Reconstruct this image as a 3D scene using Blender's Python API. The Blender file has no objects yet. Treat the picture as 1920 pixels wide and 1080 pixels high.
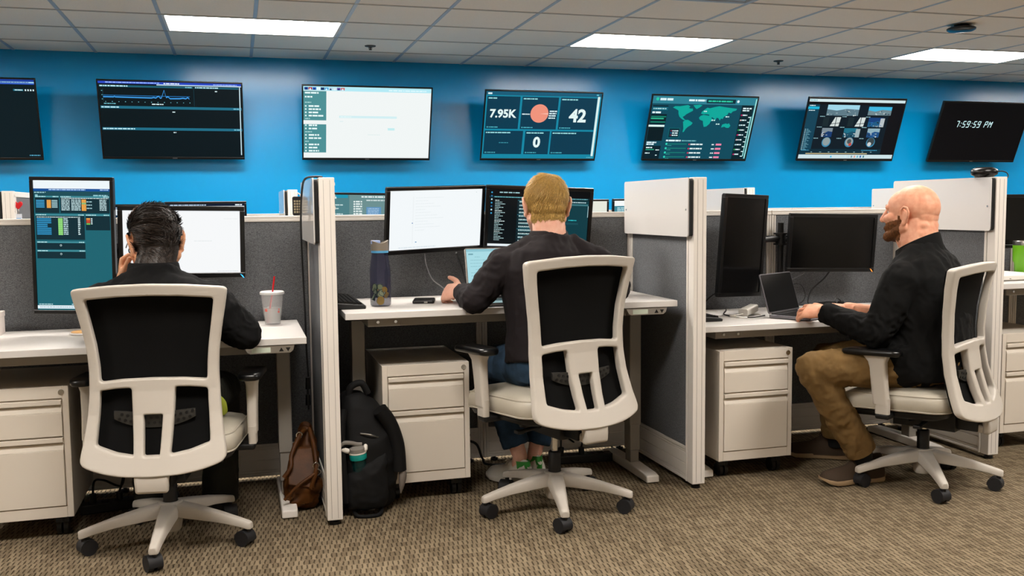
import bpy, bmesh, math, random
from mathutils import Vector, Matrix, noise, Euler
PI = math.pi
SC = bpy.context.scene
COL = SC.collection

# ------------------------------------------------------------------ camera, light, exposure
CAM = (0.281045, 0.085033, -0.01018, 1779.52, 1.22)   # yaw, pitch, roll, focal px, height
def make_camera():
    yaw, pit, roll, f, h = CAM
    fw = Vector((math.sin(yaw)*math.cos(pit), math.cos(yaw)*math.cos(pit), -math.sin(pit)))
    r = Vector((math.cos(yaw), -math.sin(yaw), 0)); u = r.cross(fw)
    r2 = r*math.cos(roll)+u*math.sin(roll); u2 = -r*math.sin(roll)+u*math.cos(roll)
    cd = bpy.data.cameras.new('camera'); cd.sensor_width = 36; cd.lens = 36*f/1920
    cd.clip_start = .05; cd.clip_end = 60
    o = bpy.data.objects.new('camera', cd); COL.objects.link(o)
    M = Matrix((r2, u2, -fw)).transposed().to_4x4(); M.translation = Vector((0, 0, h))
    o.matrix_world = M
    SC.camera = o
make_camera()
W = bpy.data.worlds.new('world'); SC.world = W; W.use_nodes = True
W.node_tree.nodes['Background'].inputs[0].default_value = (1, .9, .8, 1)
W.node_tree.nodes['Background'].inputs[1].default_value = .03
SC.view_settings.view_transform = 'Standard'; SC.view_settings.look = 'None'
SC.view_settings.exposure = 0.0; SC.view_settings.gamma = 1.0; SC.view_settings.use_curve_mapping = False
SC.cycles.use_denoising = True
SC.cycles.max_bounces = 10; SC.cycles.diffuse_bounces = 7; SC.cycles.glossy_bounces = 4
SC.cycles.transmission_bounces = 8; SC.cycles.transparent_max_bounces = 12
SC.cycles.sample_clamp_indirect = 4.0; SC.cycles.caustics_reflective = False; SC.cycles.caustics_refractive = False
LAMP = 35.0                       # emission of a ceiling light's diffuser
LAMP_COL = (1.0, .94, .87)
# ceiling lights: (column left edge x, row near edge y); the rows nearest the blue wall are in view, the others light the room from behind the camera
ROOM_H = 2.5125; WALL_Y = 8.509; GX0 = -1.666-.61*10; TILE = .61; GY0 = 6.78-.61*18
LIGHT_XY = [(-.446+3.05*i, 6.78) for i in (-1, 0, 1, 2, 3)] + [(-.446+3.05*i, 6.78-2.44) for i in (-1, 0, 1, 2)] + [(-.446+3.05*i, 6.78-4.88) for i in (-1, 0, 1, 2)]

# ------------------------------------------------------------------ helpers
def srgb(h):
    h = h.lstrip('#'); h = ''.join(c*2 for c in h) if len(h) == 3 else h; v = [int(h[i:i+2], 16)/255 for i in (0, 2, 4)]
    return tuple(c/12.92 if c <= .04045 else ((c+.055)/1.055)**2.4 for c in v)
def V(*a): return Vector(a)

class MB:
    """collects shapes into one bmesh"""
    def __init__(s): s.bm = bmesh.new(); s.mi = 0
    def _f(s, vs):
        try:
            f = s.bm.faces.new(vs); f.material_index = s.mi; return f
        except ValueError: return None
    def box(s, x0, x1, y0, y1, z0, z1, M=None):
        c = [V(x, y, z) for z in (z0, z1) for y in (y0, y1) for x in (x0, x1)]
        if M: c = [M @ p for p in c]
        v = [s.bm.verts.new(p) for p in c]
        for q in ((0, 2, 3, 1), (4, 5, 7, 6), (0, 1, 5, 4), (2, 6, 7, 3), (0, 4, 6, 2), (1, 3, 7, 5)):
            s._f([v[i] for i in q])
        return s
    def loft(s, rings, cap=True, closed=True):
        R = [[s.bm.verts.new(p) for p in r] for r in rings]; n = len(R[0])
        for a, b in zip(R, R[1:]):
            for i in range(n if closed else n-1):
                s._f([a[i], a[(i+1) % n], b[(i+1) % n], b[i]])
        if cap:
            s._f(R[0][::-1]); s._f(R[-1])
        return s
    def ring(s, c, u, v, n, ph=0):
        return [c + u*math.cos(2*PI*(i+ph)/n) + v*math.sin(2*PI*(i+ph)/n) for i in range(n)]
    def cyl(s, p0, p1, r0, r1=None, n=16, cap=True):
        p0, p1 = Vector(p0), Vector(p1); r1 = r0 if r1 is None else r1
        d = (p1-p0).normalized(); a = d.orthogonal().normalized(); b = d.cross(a)
        return s.loft([s.ring(p0, a*r0, b*r0, n), s.ring(p1, a*r1, b*r1, n)], cap)
    def tube(s, pts, r, n=8, res=0, cap=True):
        pts = [Vector(p) for p in pts]
        if res: pts = smooth_path(pts, res)
        m = len(pts); rad = r if callable(r) else (lambda t: r)
        t0 = (pts[1]-pts[0]).normalized(); a = t0.orthogonal().normalized(); rings = []
        for i, p in enumerate(pts):
            t = (pts[min(i+1, m-1)]-pts[max(i-1, 0)]).normalized()
            a = (a-t*a.dot(t)).normalized(); b = t.cross(a); q = rad(i/(m-1))
            rings.append(s.ring(p, a*q, b*q, n))
        return s.loft(rings, cap)
    def lathe(s, prof, c=(0, 0, 0), n=32, M=None):
        c = Vector(c); rings = []
        for r, z in prof:
            rg = [c+V(r*math.cos(2*PI*i/n), r*math.sin(2*PI*i/n), z) for i in range(n)]
            rings.append([M @ p for p in rg] if M else rg)
        return s.loft(rings)
    def prism(s, out, d0, d1, to):
        """2d outline (list of (a,b)), extruded between depths d0,d1; to(a,b,d) -> point"""
        return s.loft([[Vector(to(a, b, d)) for a, b in out] for d in (d0, d1)])
    def ell(s, c, r, M=None, nu=20, nv=12):
        c = Vector(c); rings = []
        for j in range(nv+1):
            t = PI*j/nv; q = max(math.sin(t), .02); rg = []
            for i in range(nu):
                p = V(r[0]*q*math.cos(2*PI*i/nu), r[1]*q*math.sin(2*PI*i/nu), -r[2]*math.cos(t))
                rg.append(c+(M @ p if M else p))
            rings.append(rg)
        return s.loft(rings)
    def capsule(s, p0, r0, p1, r1, n=14, m=5):
        p0, p1 = Vector(p0), Vector(p1); d = (p1-p0)
        d = d.normalized() if d.length > 1e-6 else V(0, 0, 1); a = d.orthogonal().normalized(); b = d.cross(a); R = []
        for j in range(m+1):
            t = PI/2*j/m; q = max(math.sin(t), .03); R.append(s.ring(p0-d*r0*math.cos(t), a*r0*q, b*r0*q, n))
        for j in range(m+1):
            t = PI/2*(1-j/m); q = max(math.sin(t), .03); R.append(s.ring(p1+d*r1*math.cos(t), a*r1*q, b*r1*q, n))
        return s.loft(R)
    def chain(s, *pr):
        for (a, ra), (b, rb) in zip(pr, pr[1:]): s.capsule(a, ra, b, rb)
        return s
    def mesh(s, name):
        bmesh.ops.recalc_face_normals(s.bm, faces=s.bm.faces)
        me = bpy.data.meshes.new(name); s.bm.to_mesh(me); s.bm.free(); return me

def smooth_path(pts, res):
    out = []; n = len(pts)
    for i in range(n-1):
        p0, p1, p2, p3 = pts[max(i-1, 0)], pts[i], pts[i+1], pts[min(i+2, n-1)]
        for k in range(res):
            t = k/res
            out.append(.5*((2*p1)+(p2-p0)*t+(2*p0-5*p1+4*p2-p3)*t*t+(3*p1-p0-3*p2+p3)*t**3))
    return out+[pts[-1]]

def rrect(x0, x1, z0, z1, r, n=5):
    out = []
    for cx, cz, a0 in ((x1-r, z1-r, 0), (x0+r, z1-r, PI/2), (x0+r, z0+r, PI), (x1-r, z0+r, 1.5*PI)):
        for i in range(n+1):
            a = a0+PI/2*i/n; out.append((cx+r*math.cos(a), cz+r*math.sin(a)))
    return out

def link(name, me, mats, parent=None, smooth=None):
    o = bpy.data.objects.new(name, me); COL.objects.link(o)
    for m in (mats if isinstance(mats, (list, tuple)) else [mats]): me.materials.append(m)
    if smooth is not None:
        me.shade_smooth()
        if smooth < 180: me.set_sharp_from_angle(angle=math.radians(smooth))
    if parent: o.parent = parent
    return o
def obj(name, mb, mats, parent=None, bevel=0, seg=2, smooth=None, sub=0, label=None):
    o = link(name, mb.mesh(name) if isinstance(mb, MB) else mb, mats, parent, smooth)
    if bevel:
        m = o.modifiers.new('bevel', 'BEVEL'); m.width = bevel; m.segments = seg; m.limit_method = 'ANGLE'; m.angle_limit = .6
    if sub:
        m = o.modifiers.new('sub', 'SUBSURF'); m.levels = sub; m.render_levels = sub
    if label: o['label'] = label
    return o
def tag(o, label, cat, group=None):
    o['label'] = label; o['category'] = cat
    if group: o['group'] = group
    return o
def thing(name, label, cat, loc=(0, 0, 0), rz=0, group=None, rot=None):
    o = bpy.data.objects.new(name, None); COL.objects.link(o); o.empty_display_size = .05
    o.location = loc; o.rotation_euler = rot if rot else (0, 0, rz)
    return tag(o, label, cat, group)
def dup(root, loc, rz, label, group=None):
    r = root.copy(); COL.objects.link(r); r.location = loc; r.rotation_euler = (0, 0, rz); r['label'] = label
    if group: r['group'] = group
    def kids(a, b):
        for ch in list(a.children):
            c = ch.copy(); COL.objects.link(c); c.parent = b; kids(ch, c)
    kids(root, r)
    return r
def struct(name, mb, mats, **k):
    o = obj(name, mb, mats, **k); o['kind'] = 'structure'; return o

# ------------------------------------------------------------------ materials
MATS = {}
def mat(name, col, rough=.5, metal=0, spec=.5, bump=None, var=None, emit=None, coat=0, trans=0, ior=1.45, alpha=1, sss=0):
    """col: hex or linear rgb; bump=(scale, strength, distance); var=(scale, amount) noise colour variation"""
    m = bpy.data.materials.new(name); m.use_nodes = True; nt = m.node_tree; b = nt.nodes['Principled BSDF']
    c = srgb(col) if isinstance(col, str) else col
    b.inputs['Base Color'].default_value = (*c, 1); b.inputs['Roughness'].default_value = rough
    b.inputs['Metallic'].default_value = metal; b.inputs['Specular IOR Level'].default_value = spec
    b.inputs['Coat Weight'].default_value = coat; b.inputs['Transmission Weight'].default_value = trans
    b.inputs['IOR'].default_value = ior; b.inputs['Alpha'].default_value = alpha
    if sss:
        b.inputs['Subsurface Weight'].default_value = sss; b.inputs['Subsurface Radius'].default_value = (.012, .005, .003); b.inputs['Subsurface Scale'].default_value = 1
    tc = nt.nodes.new('ShaderNodeTexCoord')
    if bump:
        n = nt.nodes.new('ShaderNodeTexNoise'); n.inputs['Scale'].default_value = bump[0]; n.inputs['Detail'].default_value = 4
        bp = nt.nodes.new('ShaderNodeBump'); bp.inputs['Strength'].default_value = bump[1]; bp.inputs['Distance'].default_value = bump[2] if len(bump) > 2 else .002
        nt.links.new(tc.outputs['Object'], n.inputs['Vector']); nt.links.new(n.outputs['Fac'], bp.inputs['Height']); nt.links.new(bp.outputs['Normal'], b.inputs['Normal'])
    if var:
        n = nt.nodes.new('ShaderNodeTexNoise'); n.inputs['Scale'].default_value = var[0]; n.inputs['Detail'].default_value = 3
        r = nt.nodes.new('ShaderNodeValToRGB'); a = var[1]
        r.color_ramp.elements[0].position = .3; r.color_ramp.elements[1].position = .7
        r.color_ramp.elements[0].color = (*[x*(1-a) for x in c], 1); r.color_ramp.elements[1].color = (*[min(1, x*(1+a)) for x in c], 1)
        nt.links.new(tc.outputs['Object'], n.inputs['Vector']); nt.links.new(n.outputs['Fac'], r.inputs['Fac']); nt.links.new(r.outputs['Color'], b.inputs['Base Color'])
    if emit:
        b.inputs['Emission Color'].default_value = (*emit[0], 1); b.inputs['Emission Strength'].default_value = emit[1]
    MATS[name] = m; return m
def nodes(m): return m.node_tree.nodes, m.node_tree.links, m.node_tree.nodes['Principled BSDF']

M_wall = mat('blue_wall_paint', (.001, .28, .62), .22, bump=(160, .1, .0006))
M_white_wall = mat('plain_wall_paint', '#f0eae0', .8)
M_tile = mat('ceiling_tile', '#f8ecdc', .95, bump=(220, .5, .002), var=(300, .08))
M_tbar = mat('ceiling_t_bar', '#a9b3bd', .45)  # blue-grey of reflections along the bars, put into the base colour
M_tbar2 = mat('ceiling_cross_bar', '#b3a999', .7)
M_white = mat('white_powder_coat', '#e0dad2', .45, bump=(500, .05, .0004))
M_cab = mat('white_steel', '#dcd3c6', .42, bump=(600, .06, .0004))
M_lam = mat('white_laminate', '#d2ceca', .38)
M_board = mat('whiteboard_surface', '#d6d3d0', .1)
M_black = mat('black_plastic', '#0b0b0c', .45)
M_blackg = mat('glossy_black_plastic', '#0a0a0b', .28)
M_rubber = mat('dark_rubber', '#17171a', .6)
M_grey = mat('grey_steel', '#8a847c', .45)
M_chrome = mat('chrome', '#d8d8d8', .15, metal=1)
M_silver = mat('brushed_aluminium', '#b9b7b4', .32, metal=1)
M_mesh = mat('black_mesh_fabric', '#0a0a0a', .9, spec=.15, bump=(700, .5, .001))
M_vinyl = mat('white_vinyl', '#b5ae9f', .38, bump=(900, .1, .0005))
M_chair = mat('white_chair_plastic', '#bdb6ac', .42, bump=(900, .15, .0005))
M_diffuser = mat('lamp_diffuser', '#ffffff', .6, emit=(LAMP_COL, LAMP))

def fabric_mat(name, c0, c1):
    m = mat(name, c0, .95, spec=.2); n, l, b = nodes(m); tc = n['Texture Coordinate']
    mp = n.new('ShaderNodeMapping'); mp.inputs['Scale'].default_value = (260, 260, 620)
    t = n.new('ShaderNodeTexNoise'); t.inputs['Scale'].default_value = 1; t.inputs['Detail'].default_value = 4; t.inputs['Roughness'].default_value = .7
    r = n.new('ShaderNodeValToRGB'); r.color_ramp.elements[0].position = .34; r.color_ramp.elements[1].position = .68
    r.color_ramp.elements[0].color = (*srgb(c0), 1); r.color_ramp.elements[1].color = (*srgb(c1), 1)
    bp = n.new('ShaderNodeBump'); bp.inputs['Strength'].default_value = .4; bp.inputs['Distance'].default_value = .001
    l.new(tc.outputs['Object'], mp.inputs['Vector']); l.new(mp.outputs['Vector'], t.inputs['Vector']); l.new(t.outputs['Fac'], r.inputs['Fac'])
    l.new(r.outputs['Color'], b.inputs['Base Color']); l.new(t.outputs['Fac'], bp.inputs['Height']); l.new(bp.outputs['Normal'], b.inputs['Normal'])
    return m
M_fabric = fabric_mat('grey_panel_fabric', '#3d3f42', '#808285')

def carpet_mat():
    """rows of leaning loops: staggered cells with a short dark gap at one side of each loop"""
    m = mat('woven_loop_carpet', '#8a785f', .95, spec=.1); n, l, b = nodes(m); tc = n['Texture Coordinate']
    mp = n.new('ShaderNodeMapping'); mp.inputs['Rotation'].default_value = (0, 0, math.radians(2))
    dn = n.new('ShaderNodeTexNoise'); dn.inputs['Scale'].default_value = 60; dn.inputs['Detail'].default_value = 2
    ms = n.new('ShaderNodeVectorMath'); ms.operation = 'SUBTRACT'; ms.inputs[1].default_value = (.5, .5, .5)
    sc = n.new('ShaderNodeVectorMath'); sc.operation = 'SCALE'; sc.inputs['Scale'].default_value = .009
    ad = n.new('ShaderNodeVectorMath'); ad.operation = 'ADD'
    l.new(tc.outputs['Object'], mp.inputs['Vector']); l.new(mp.outputs['Vector'], dn.inputs['Vector']); l.new(dn.outputs['Color'], ms.inputs[0]); l.new(ms.outputs['Vector'], sc.inputs[0])
    l.new(mp.outputs['Vector'], ad.inputs[0]); l.new(sc.outputs['Vector'], ad.inputs[1])
    sp = n.new('ShaderNodeSeparateXYZ'); l.new(ad.outputs['Vector'], sp.inputs['Vector'])
    def mth(op, a, c=None, d=None):
        k = n.new('ShaderNodeMath'); k.operation = op
        for i, v in enumerate((a, c, d)):
            if v is None: continue
            if isinstance(v, (int, float)): k.inputs[i].default_value = v
            else: l.new(v, k.inputs[i])
        return k.outputs[0]
    row = mth('MULTIPLY', sp.outputs['Y'], 1/.044); ri = mth('FLOOR', row); rf = mth('FRACT', row)
    x = mth('MULTIPLY', sp.outputs['X'], 1/.0175); x = mth('ADD', x, mth('MULTIPLY', ri, .5)); x = mth('ADD', x, mth('MULTIPLY', rf, -.12)); cf = mth('FRACT', x); ci = mth('FLOOR', x)
    d = mth('ABSOLUTE', mth('SUBTRACT', cf, .5)); e = mth('ABSOLUTE', mth('SUBTRACT', rf, .5))
    gap = n.new('ShaderNodeMapRange'); gap.interpolation_type = 'SMOOTHSTEP'; gap.inputs['From Min'].default_value = .30; gap.inputs['From Max'].default_value = .47; l.new(d, gap.inputs['Value'])
    mid = n.new('ShaderNodeMapRange'); mid.interpolation_type = 'SMOOTHSTEP'; mid.inputs['From Min'].default_value = .5; mid.inputs['From Max'].default_value = .22; l.new(e, mid.inputs['Value'])
    g = mth('MULTIPLY', gap.outputs[0], mth('MULTIPLY_ADD', mid.outputs[0], .8, .2))
    wn = n.new('ShaderNodeTexWhiteNoise'); cb = n.new('ShaderNodeCombineXYZ'); l.new(ci, cb.inputs['X']); l.new(ri, cb.inputs['Y']); l.new(cb.outputs[0], wn.inputs['Vector'])
    fn = n.new('ShaderNodeTexNoise'); fn.inputs['Scale'].default_value = 330; fn.inputs['Detail'].default_value = 3; l.new(tc.outputs['Object'], fn.inputs['Vector'])
    v = mth('ADD', mth('MULTIPLY', wn.outputs['Value'], .35), mth('MULTIPLY', fn.outputs['Fac'], .9))
    r1 = n.new('ShaderNodeValToRGB'); r1.color_ramp.elements[0].position = .3; r1.color_ramp.elements[1].position = .95
    r1.color_ramp.elements[0].color = (*srgb('#574b3a'), 1); r1.color_ramp.elements[1].color = (*srgb('#8f8069'), 1); l.new(v, r1.inputs['Fac'])
    mx = n.new('ShaderNodeMixRGB'); mx.inputs['Color2'].default_value = (*srgb('#1a130c'), 1); l.new(mth('MULTIPLY', g, .72), mx.inputs['Fac']); l.new(r1.outputs['Color'], mx.inputs['Color1']); l.new(mx.outputs['Color'], b.inputs['Base Color'])
    hgt = mth('SUBTRACT', 1.0, g); bp = n.new('ShaderNodeBump'); bp.inputs['Strength'].default_value = .8; bp.inputs['Distance'].default_value = .005; l.new(hgt, bp.inputs['Height']); l.new(bp.outputs['Normal'], b.inputs['Normal'])
    return m
M_carpet = carpet_mat()

def screen_mat():
    m = mat('lit_screen', (.002, .002, .003), .3, spec=.15); n, l, b = nodes(m)
    a = n.new('ShaderNodeVertexColor'); a.layer_name = 'picture'
    l.new(a.outputs['Color'], b.inputs['Emission Color']); b.inputs['Emission Strength'].default_value = 1.0
    return m
M_screen = screen_mat()
M_off = mat('dark_screen_glass', '#070707', .2, spec=.4)
# ------------------------------------------------------------------ the room
RX0, RX1, RY0 = -6.2, 12.5, -1.6
struct('floor', MB().box(RX0, RX1, RY0, WALL_Y, -.08, 0), M_carpet)
struct('wall_back', MB().box(RX0, RX1, WALL_Y, WALL_Y+.12, 0, ROOM_H+.3), M_wall)
struct('wall_left', MB().box(RX0-.12, RX0, RY0, WALL_Y, 0, ROOM_H+.3), M_white_wall)
struct('wall_right', MB().box(RX1, RX1+.12, RY0, WALL_Y, 0, ROOM_H+.3), M_white_wall)
struct('wall_front', MB().box(RX0, RX1, RY0-.12, RY0, 0, ROOM_H+.3), M_white_wall)
struct('baseboard_back', MB().box(RX0, RX1, WALL_Y-.012, WALL_Y, 0, .1), M_black)
VENT = (2.604-.0, 5.56-.0)          # ceiling air vent, cell corner set below
def cells():
    i0, i1 = int((RX0-GX0)//TILE), int((RX1-GX0)//TILE)+1
    j0, j1 = int((RY0-GY0)//TILE), int((WALL_Y-GY0)//TILE)+1
    for i in range(i0, i1):
        for j in range(j0, j1):
            x0, x1 = max(RX0, GX0+TILE*i), min(RX1, GX0+TILE*(i+1)); y0, y1 = max(RY0, GY0+TILE*j), min(WALL_Y, GY0+TILE*(j+1))
            if x1-x0 > .001 and y1-y0 > .001: yield x0, x1, y0, y1
vent_x, vent_y = 2.604, 5.56-.61
tile = MB(); bars = MB()
for x0, x1, y0, y1 in cells():
    cx, cy = (x0+x1)/2, (y0+y1)/2
    if any(lx < cx < lx+1.22 and ly < cy < ly+.61 for lx, ly in LIGHT_XY): continue
    tile.box(x0+.011, x1-.011, y0+.011, y1-.011, ROOM_H, ROOM_H+.016)
struct('ceiling', tile, M_tile, bevel=.003, seg=1)
struct('trim_1', MB().box(RX0, RX1, RY0, WALL_Y, ROOM_H+.14, ROOM_H+.2), M_white_wall)     # slab above the tiles
x = GX0
while x < RX1:
    y = GY0
    while y < WALL_Y:
        ya, yb = max(RY0, y), min(WALL_Y, y+TILE)
        if x > RX0 and yb > ya+.001 and not any(lx+.1 < x < lx+1.1 and ly < (ya+yb)/2 < ly+.61 for lx, ly in LIGHT_XY):
            bars.box(x-.012, x+.012, ya, yb, ROOM_H-.002, ROOM_H+.03)
        y += TILE
    x += TILE
struct('trim_2', bars, M_tbar)
bars = MB(); y = GY0
while y < WALL_Y:
    if y > RY0:
        xs = sorted([lx for lx, ly in LIGHT_XY if ly+.02 < y < ly+.59]); bars.box(RX0, RX1, y-.011, y+.011, ROOM_H-.003, ROOM_H+.0285)
    y += TILE
struct('trim_3', bars, M_tbar2)
# ceiling lights, one 2x4 unit in the grid
def light_unit():
    t = thing('ceiling_light', '', 'ceiling light', (0, 0, 0), 0, 'recessed ceiling lights')
    f = MB()
    for x0, x1, y0, y1 in ((.012, 1.208, .012, .03), (.012, 1.208, .58, .598), (.012, .03, .03, .58), (1.19, 1.208, .03, .58)):
        f.box(x0, x1, y0, y1, -.003, .05)
    f.box(.012, 1.208, .012, .598, .05, .06)
    obj('frame', f, M_white, t)
    obj('diffuser', MB().box(.03, 1.19, .03, .58, .012, .022), M_diffuser, t)
    return t
LL = {(0, 0): 'bright panel light at the left, above the leftmost man and the line chart screen', (1, 0): 'bright panel light in the middle, above the dashboard reading 42', (2, 0): 'bright panel light at the right, beneath the round black ceiling unit'}
first = None
for k, (lx, ly) in enumerate(LIGHT_XY):
    lab = {0: 'ceiling panel light left of the frame, near the blue wall', 1: LL[(0, 0)], 2: LL[(1, 0)], 3: LL[(2, 0)]}.get(k, 'ceiling panel light outside the photo, further along the ceiling grid')
    if first is None:
        first = light_unit(); first.location = (lx, ly, ROOM_H); first['label'] = lab
    else: dup(first, (lx, ly, ROOM_H), 0, lab)
# air vent
t = thing('ceiling_vent', 'pale square air vent set in the ceiling at the very top edge', 'vent', (vent_x, vent_y, ROOM_H-.004))
v = MB()
for q in range(4):
    a = .03+.06*q
    for x0, x1, y0, y1 in ((a, .61-a, a, a+.03), (a, .61-a, .58-a, .61-a), (a, a+.03, a+.03, .58-a), (.58-a, .61-a, a+.03, .58-a)):
        v.box(x0, x1, y0, y1, -.012+.003*q, .004)
obj('grille', v, M_tbar, t)
def sprinkler(x, y, label):
    t = thing('fire_sprinkler', label, 'sprinkler', (x, y, ROOM_H), 0, 'ceiling sprinklers')
    obj('escutcheon', MB().lathe([(.001, 0), (.045, 0), (.042, -.006), (.014, -.012), (.001, -.012)], n=20), mat('dark_sprinkler', '#2a2d30', .5) if 'dark_sprinkler' not in MATS else MATS['dark_sprinkler'], t, smooth=40)
    h = MB().cyl((0, 0, -.01), (0, 0, -.03), .007, .005, 10).cyl((0, 0, -.03), (0, 0, -.033), .013, n=12)
    for s in (-1, 1): h.tube([(s*.006, 0, -.012), (s*.013, 0, -.02), (s*.003, 0, -.03)], .0025, 6, 4)
    obj('head', h, MATS['dark_sprinkler'], t, smooth=40)
sprinkler(1.07, 7.71, 'small ceiling sprinkler between the left panel light and the middle one')
sprinkler(4.75, 7.70, 'small ceiling sprinkler between the middle panel light and the right one')
t = thing('smoke_detector', 'round black ceiling unit at the upper right', 'ceiling unit', (5.12, 5.86, ROOM_H-.002))
obj('mount', MB().lathe([(.001, 0), (.05, 0), (.055, -.012), (.04, -.018), (.001, -.018)], n=24).box(.03, .08, -.012, .012, -.016, -.004), M_black, t, smooth=40)
obj('housing', MB().lathe([(.001, -.018), (.085, -.018), (.1, -.026), (.098, -.038), (.08, -.048), (.001, -.052)], n=32), M_blackg, t, smooth=50)

# ------------------------------------------------------------------ screens
class Screen:
    """picture on a screen: flat coloured shapes in layers; u right, v down, both 0..1"""
    def __init__(s, w, h): s.w, s.h, s.polys, s.k = w, h, [], 0; s.rng = random.Random(5)
    def poly(s, pts, col, layer=None, gain=1):
        c = srgb(col) if isinstance(col, str) else col
        s.polys.append(([V((u-.5)*s.w, -(layer if layer is not None else s.k)*.0004, (.5-v)*s.h) for u, v in pts], [x*gain for x in c]))
    def rect(s, u0, v0, u1, v1, col, layer=1, gain=1): s.poly([(u0, v1), (u1, v1), (u1, v0), (u0, v0)], col, layer, gain)
    def disc(s, u, v, r, col, layer=2, a0=0, a1=360, n=40, asp=None):
        k = s.w/s.h
        pts = [(u+r*math.cos(math.radians(a0+(a1-a0)*i/n)), v+r*k*math.sin(math.radians(a0+(a1-a0)*i/n))) for i in range(n+1)]
        if a1-a0 < 360: pts = [(u, v)]+pts
        s.poly(pts[::-1], col, layer)
    def words(s, u0, u1, v, h, col, layer=3, gap=.25):
        u = u0
        while u < u1-.004:
            L = min(s.rng.uniform(1.2, 5)*h*s.h/s.w*.8, u1-u); s.rect(u, v, u+L, v+h, col, layer); u += L+h*s.h/s.w*(.35+gap*s.rng.random())
    def text(s, txt, u, v, hgt, col, layer=4, align='LEFT', bold=.0, shear=0, xs=1):
        cu = bpy.data.curves.new('txt', 'FONT'); cu.body = txt; cu.size = 1; cu.offset = bold; cu.shear = shear; cu.align_x = align; cu.resolution_u = 3
        o = bpy.data.objects.new('txt', cu); me = bpy.data.meshes.new_from_object(o)
        k = hgt*s.h/.7; c = srgb(col) if isinstance(col, str) else col
        for f in me.polygons:
            s.polys.append(([V((u-.5)*s.w+me.vertices[i].co.x*k*xs, -layer*.0004, (.5-v)*s.h+me.vertices[i].co.y*k) for i in f.vertices], c))
        bpy.data.objects.remove(o); bpy.data.curves.remove(cu); bpy.data.meshes.remove(me)
    def build(s, parent, y):
        bm = bmesh.new(); L = bm.loops.layers.float_color.new('picture')
        for pts, c in s.polys:
            try: f = bm.faces.new([bm.verts.new(p+V(0, y, 0)) for p in pts])
            except ValueError: continue
            f.normal_update()
            if f.normal.y > 0: f.normal_flip()
            for lp in f.loops: lp[L] = (*c, 1)
        me = bpy.data.meshes.new('screen'); bm.to_mesh(me); bm.free()
        return link('screen', me, M_screen, parent)

def display(name, label, cat, W_, H_, loc, rot, draw, bez=.014, chin=None, depth=.05, group=None, arm=None, logo=None, bm_=None):
    """a flat display: origin at its centre, x to the viewer's right, facing -y"""
    t = thing(name, label, cat, loc, rot=rot, group=group); t.rotation_mode = 'YXZ'; chin = bez if chin is None else chin
    w, h = W_/2, H_/2
    b = MB()
    for x0, x1, z0, z1 in ((-w, w, h-bez, h), (-w, w, -h, -h+chin), (-w, -w+bez, -h+chin, h-bez), (w-bez, w, -h+chin, h-bez)):
        b.box(x0, x1, -.006, .014, z0, z1)
    obj('bezel', b, bm_ or M_blackg, t, bevel=.0025)
    k = MB().prism(rrect(-w+.002, w-.002, -h+.002, h-.002, .008), .0015, .02, lambda a, c, d: (a, d, c))
    k.loft([[V(a*s, y, c*s) for a, c in rrect(-w, w, -h, h, .02)] for s, y in ((.93, .02), (.8, depth), )])
    obj('housing', k, M_black, t)
    sw, sh = W_-2*bez, H_-bez-chin; zc = (chin-bez)/2
    if draw is None: obj('screen', MB().box(-w+bez-.001, w-bez+.001, -.001, .0015, -h+chin-.001, h-bez+.001), M_off, t)
    else:
        s = Screen(sw, sh); draw(s); o = s.build(t, -.0005); o.location = (0, 0, zc)
        if False: pass
    if logo: obj('maker_badge', MB().box(-.018, .018, -.0066, -.006, -h+chin*.35, -h+chin*.65), M_silver, t)
    if arm: arm(t)
    return t
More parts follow.
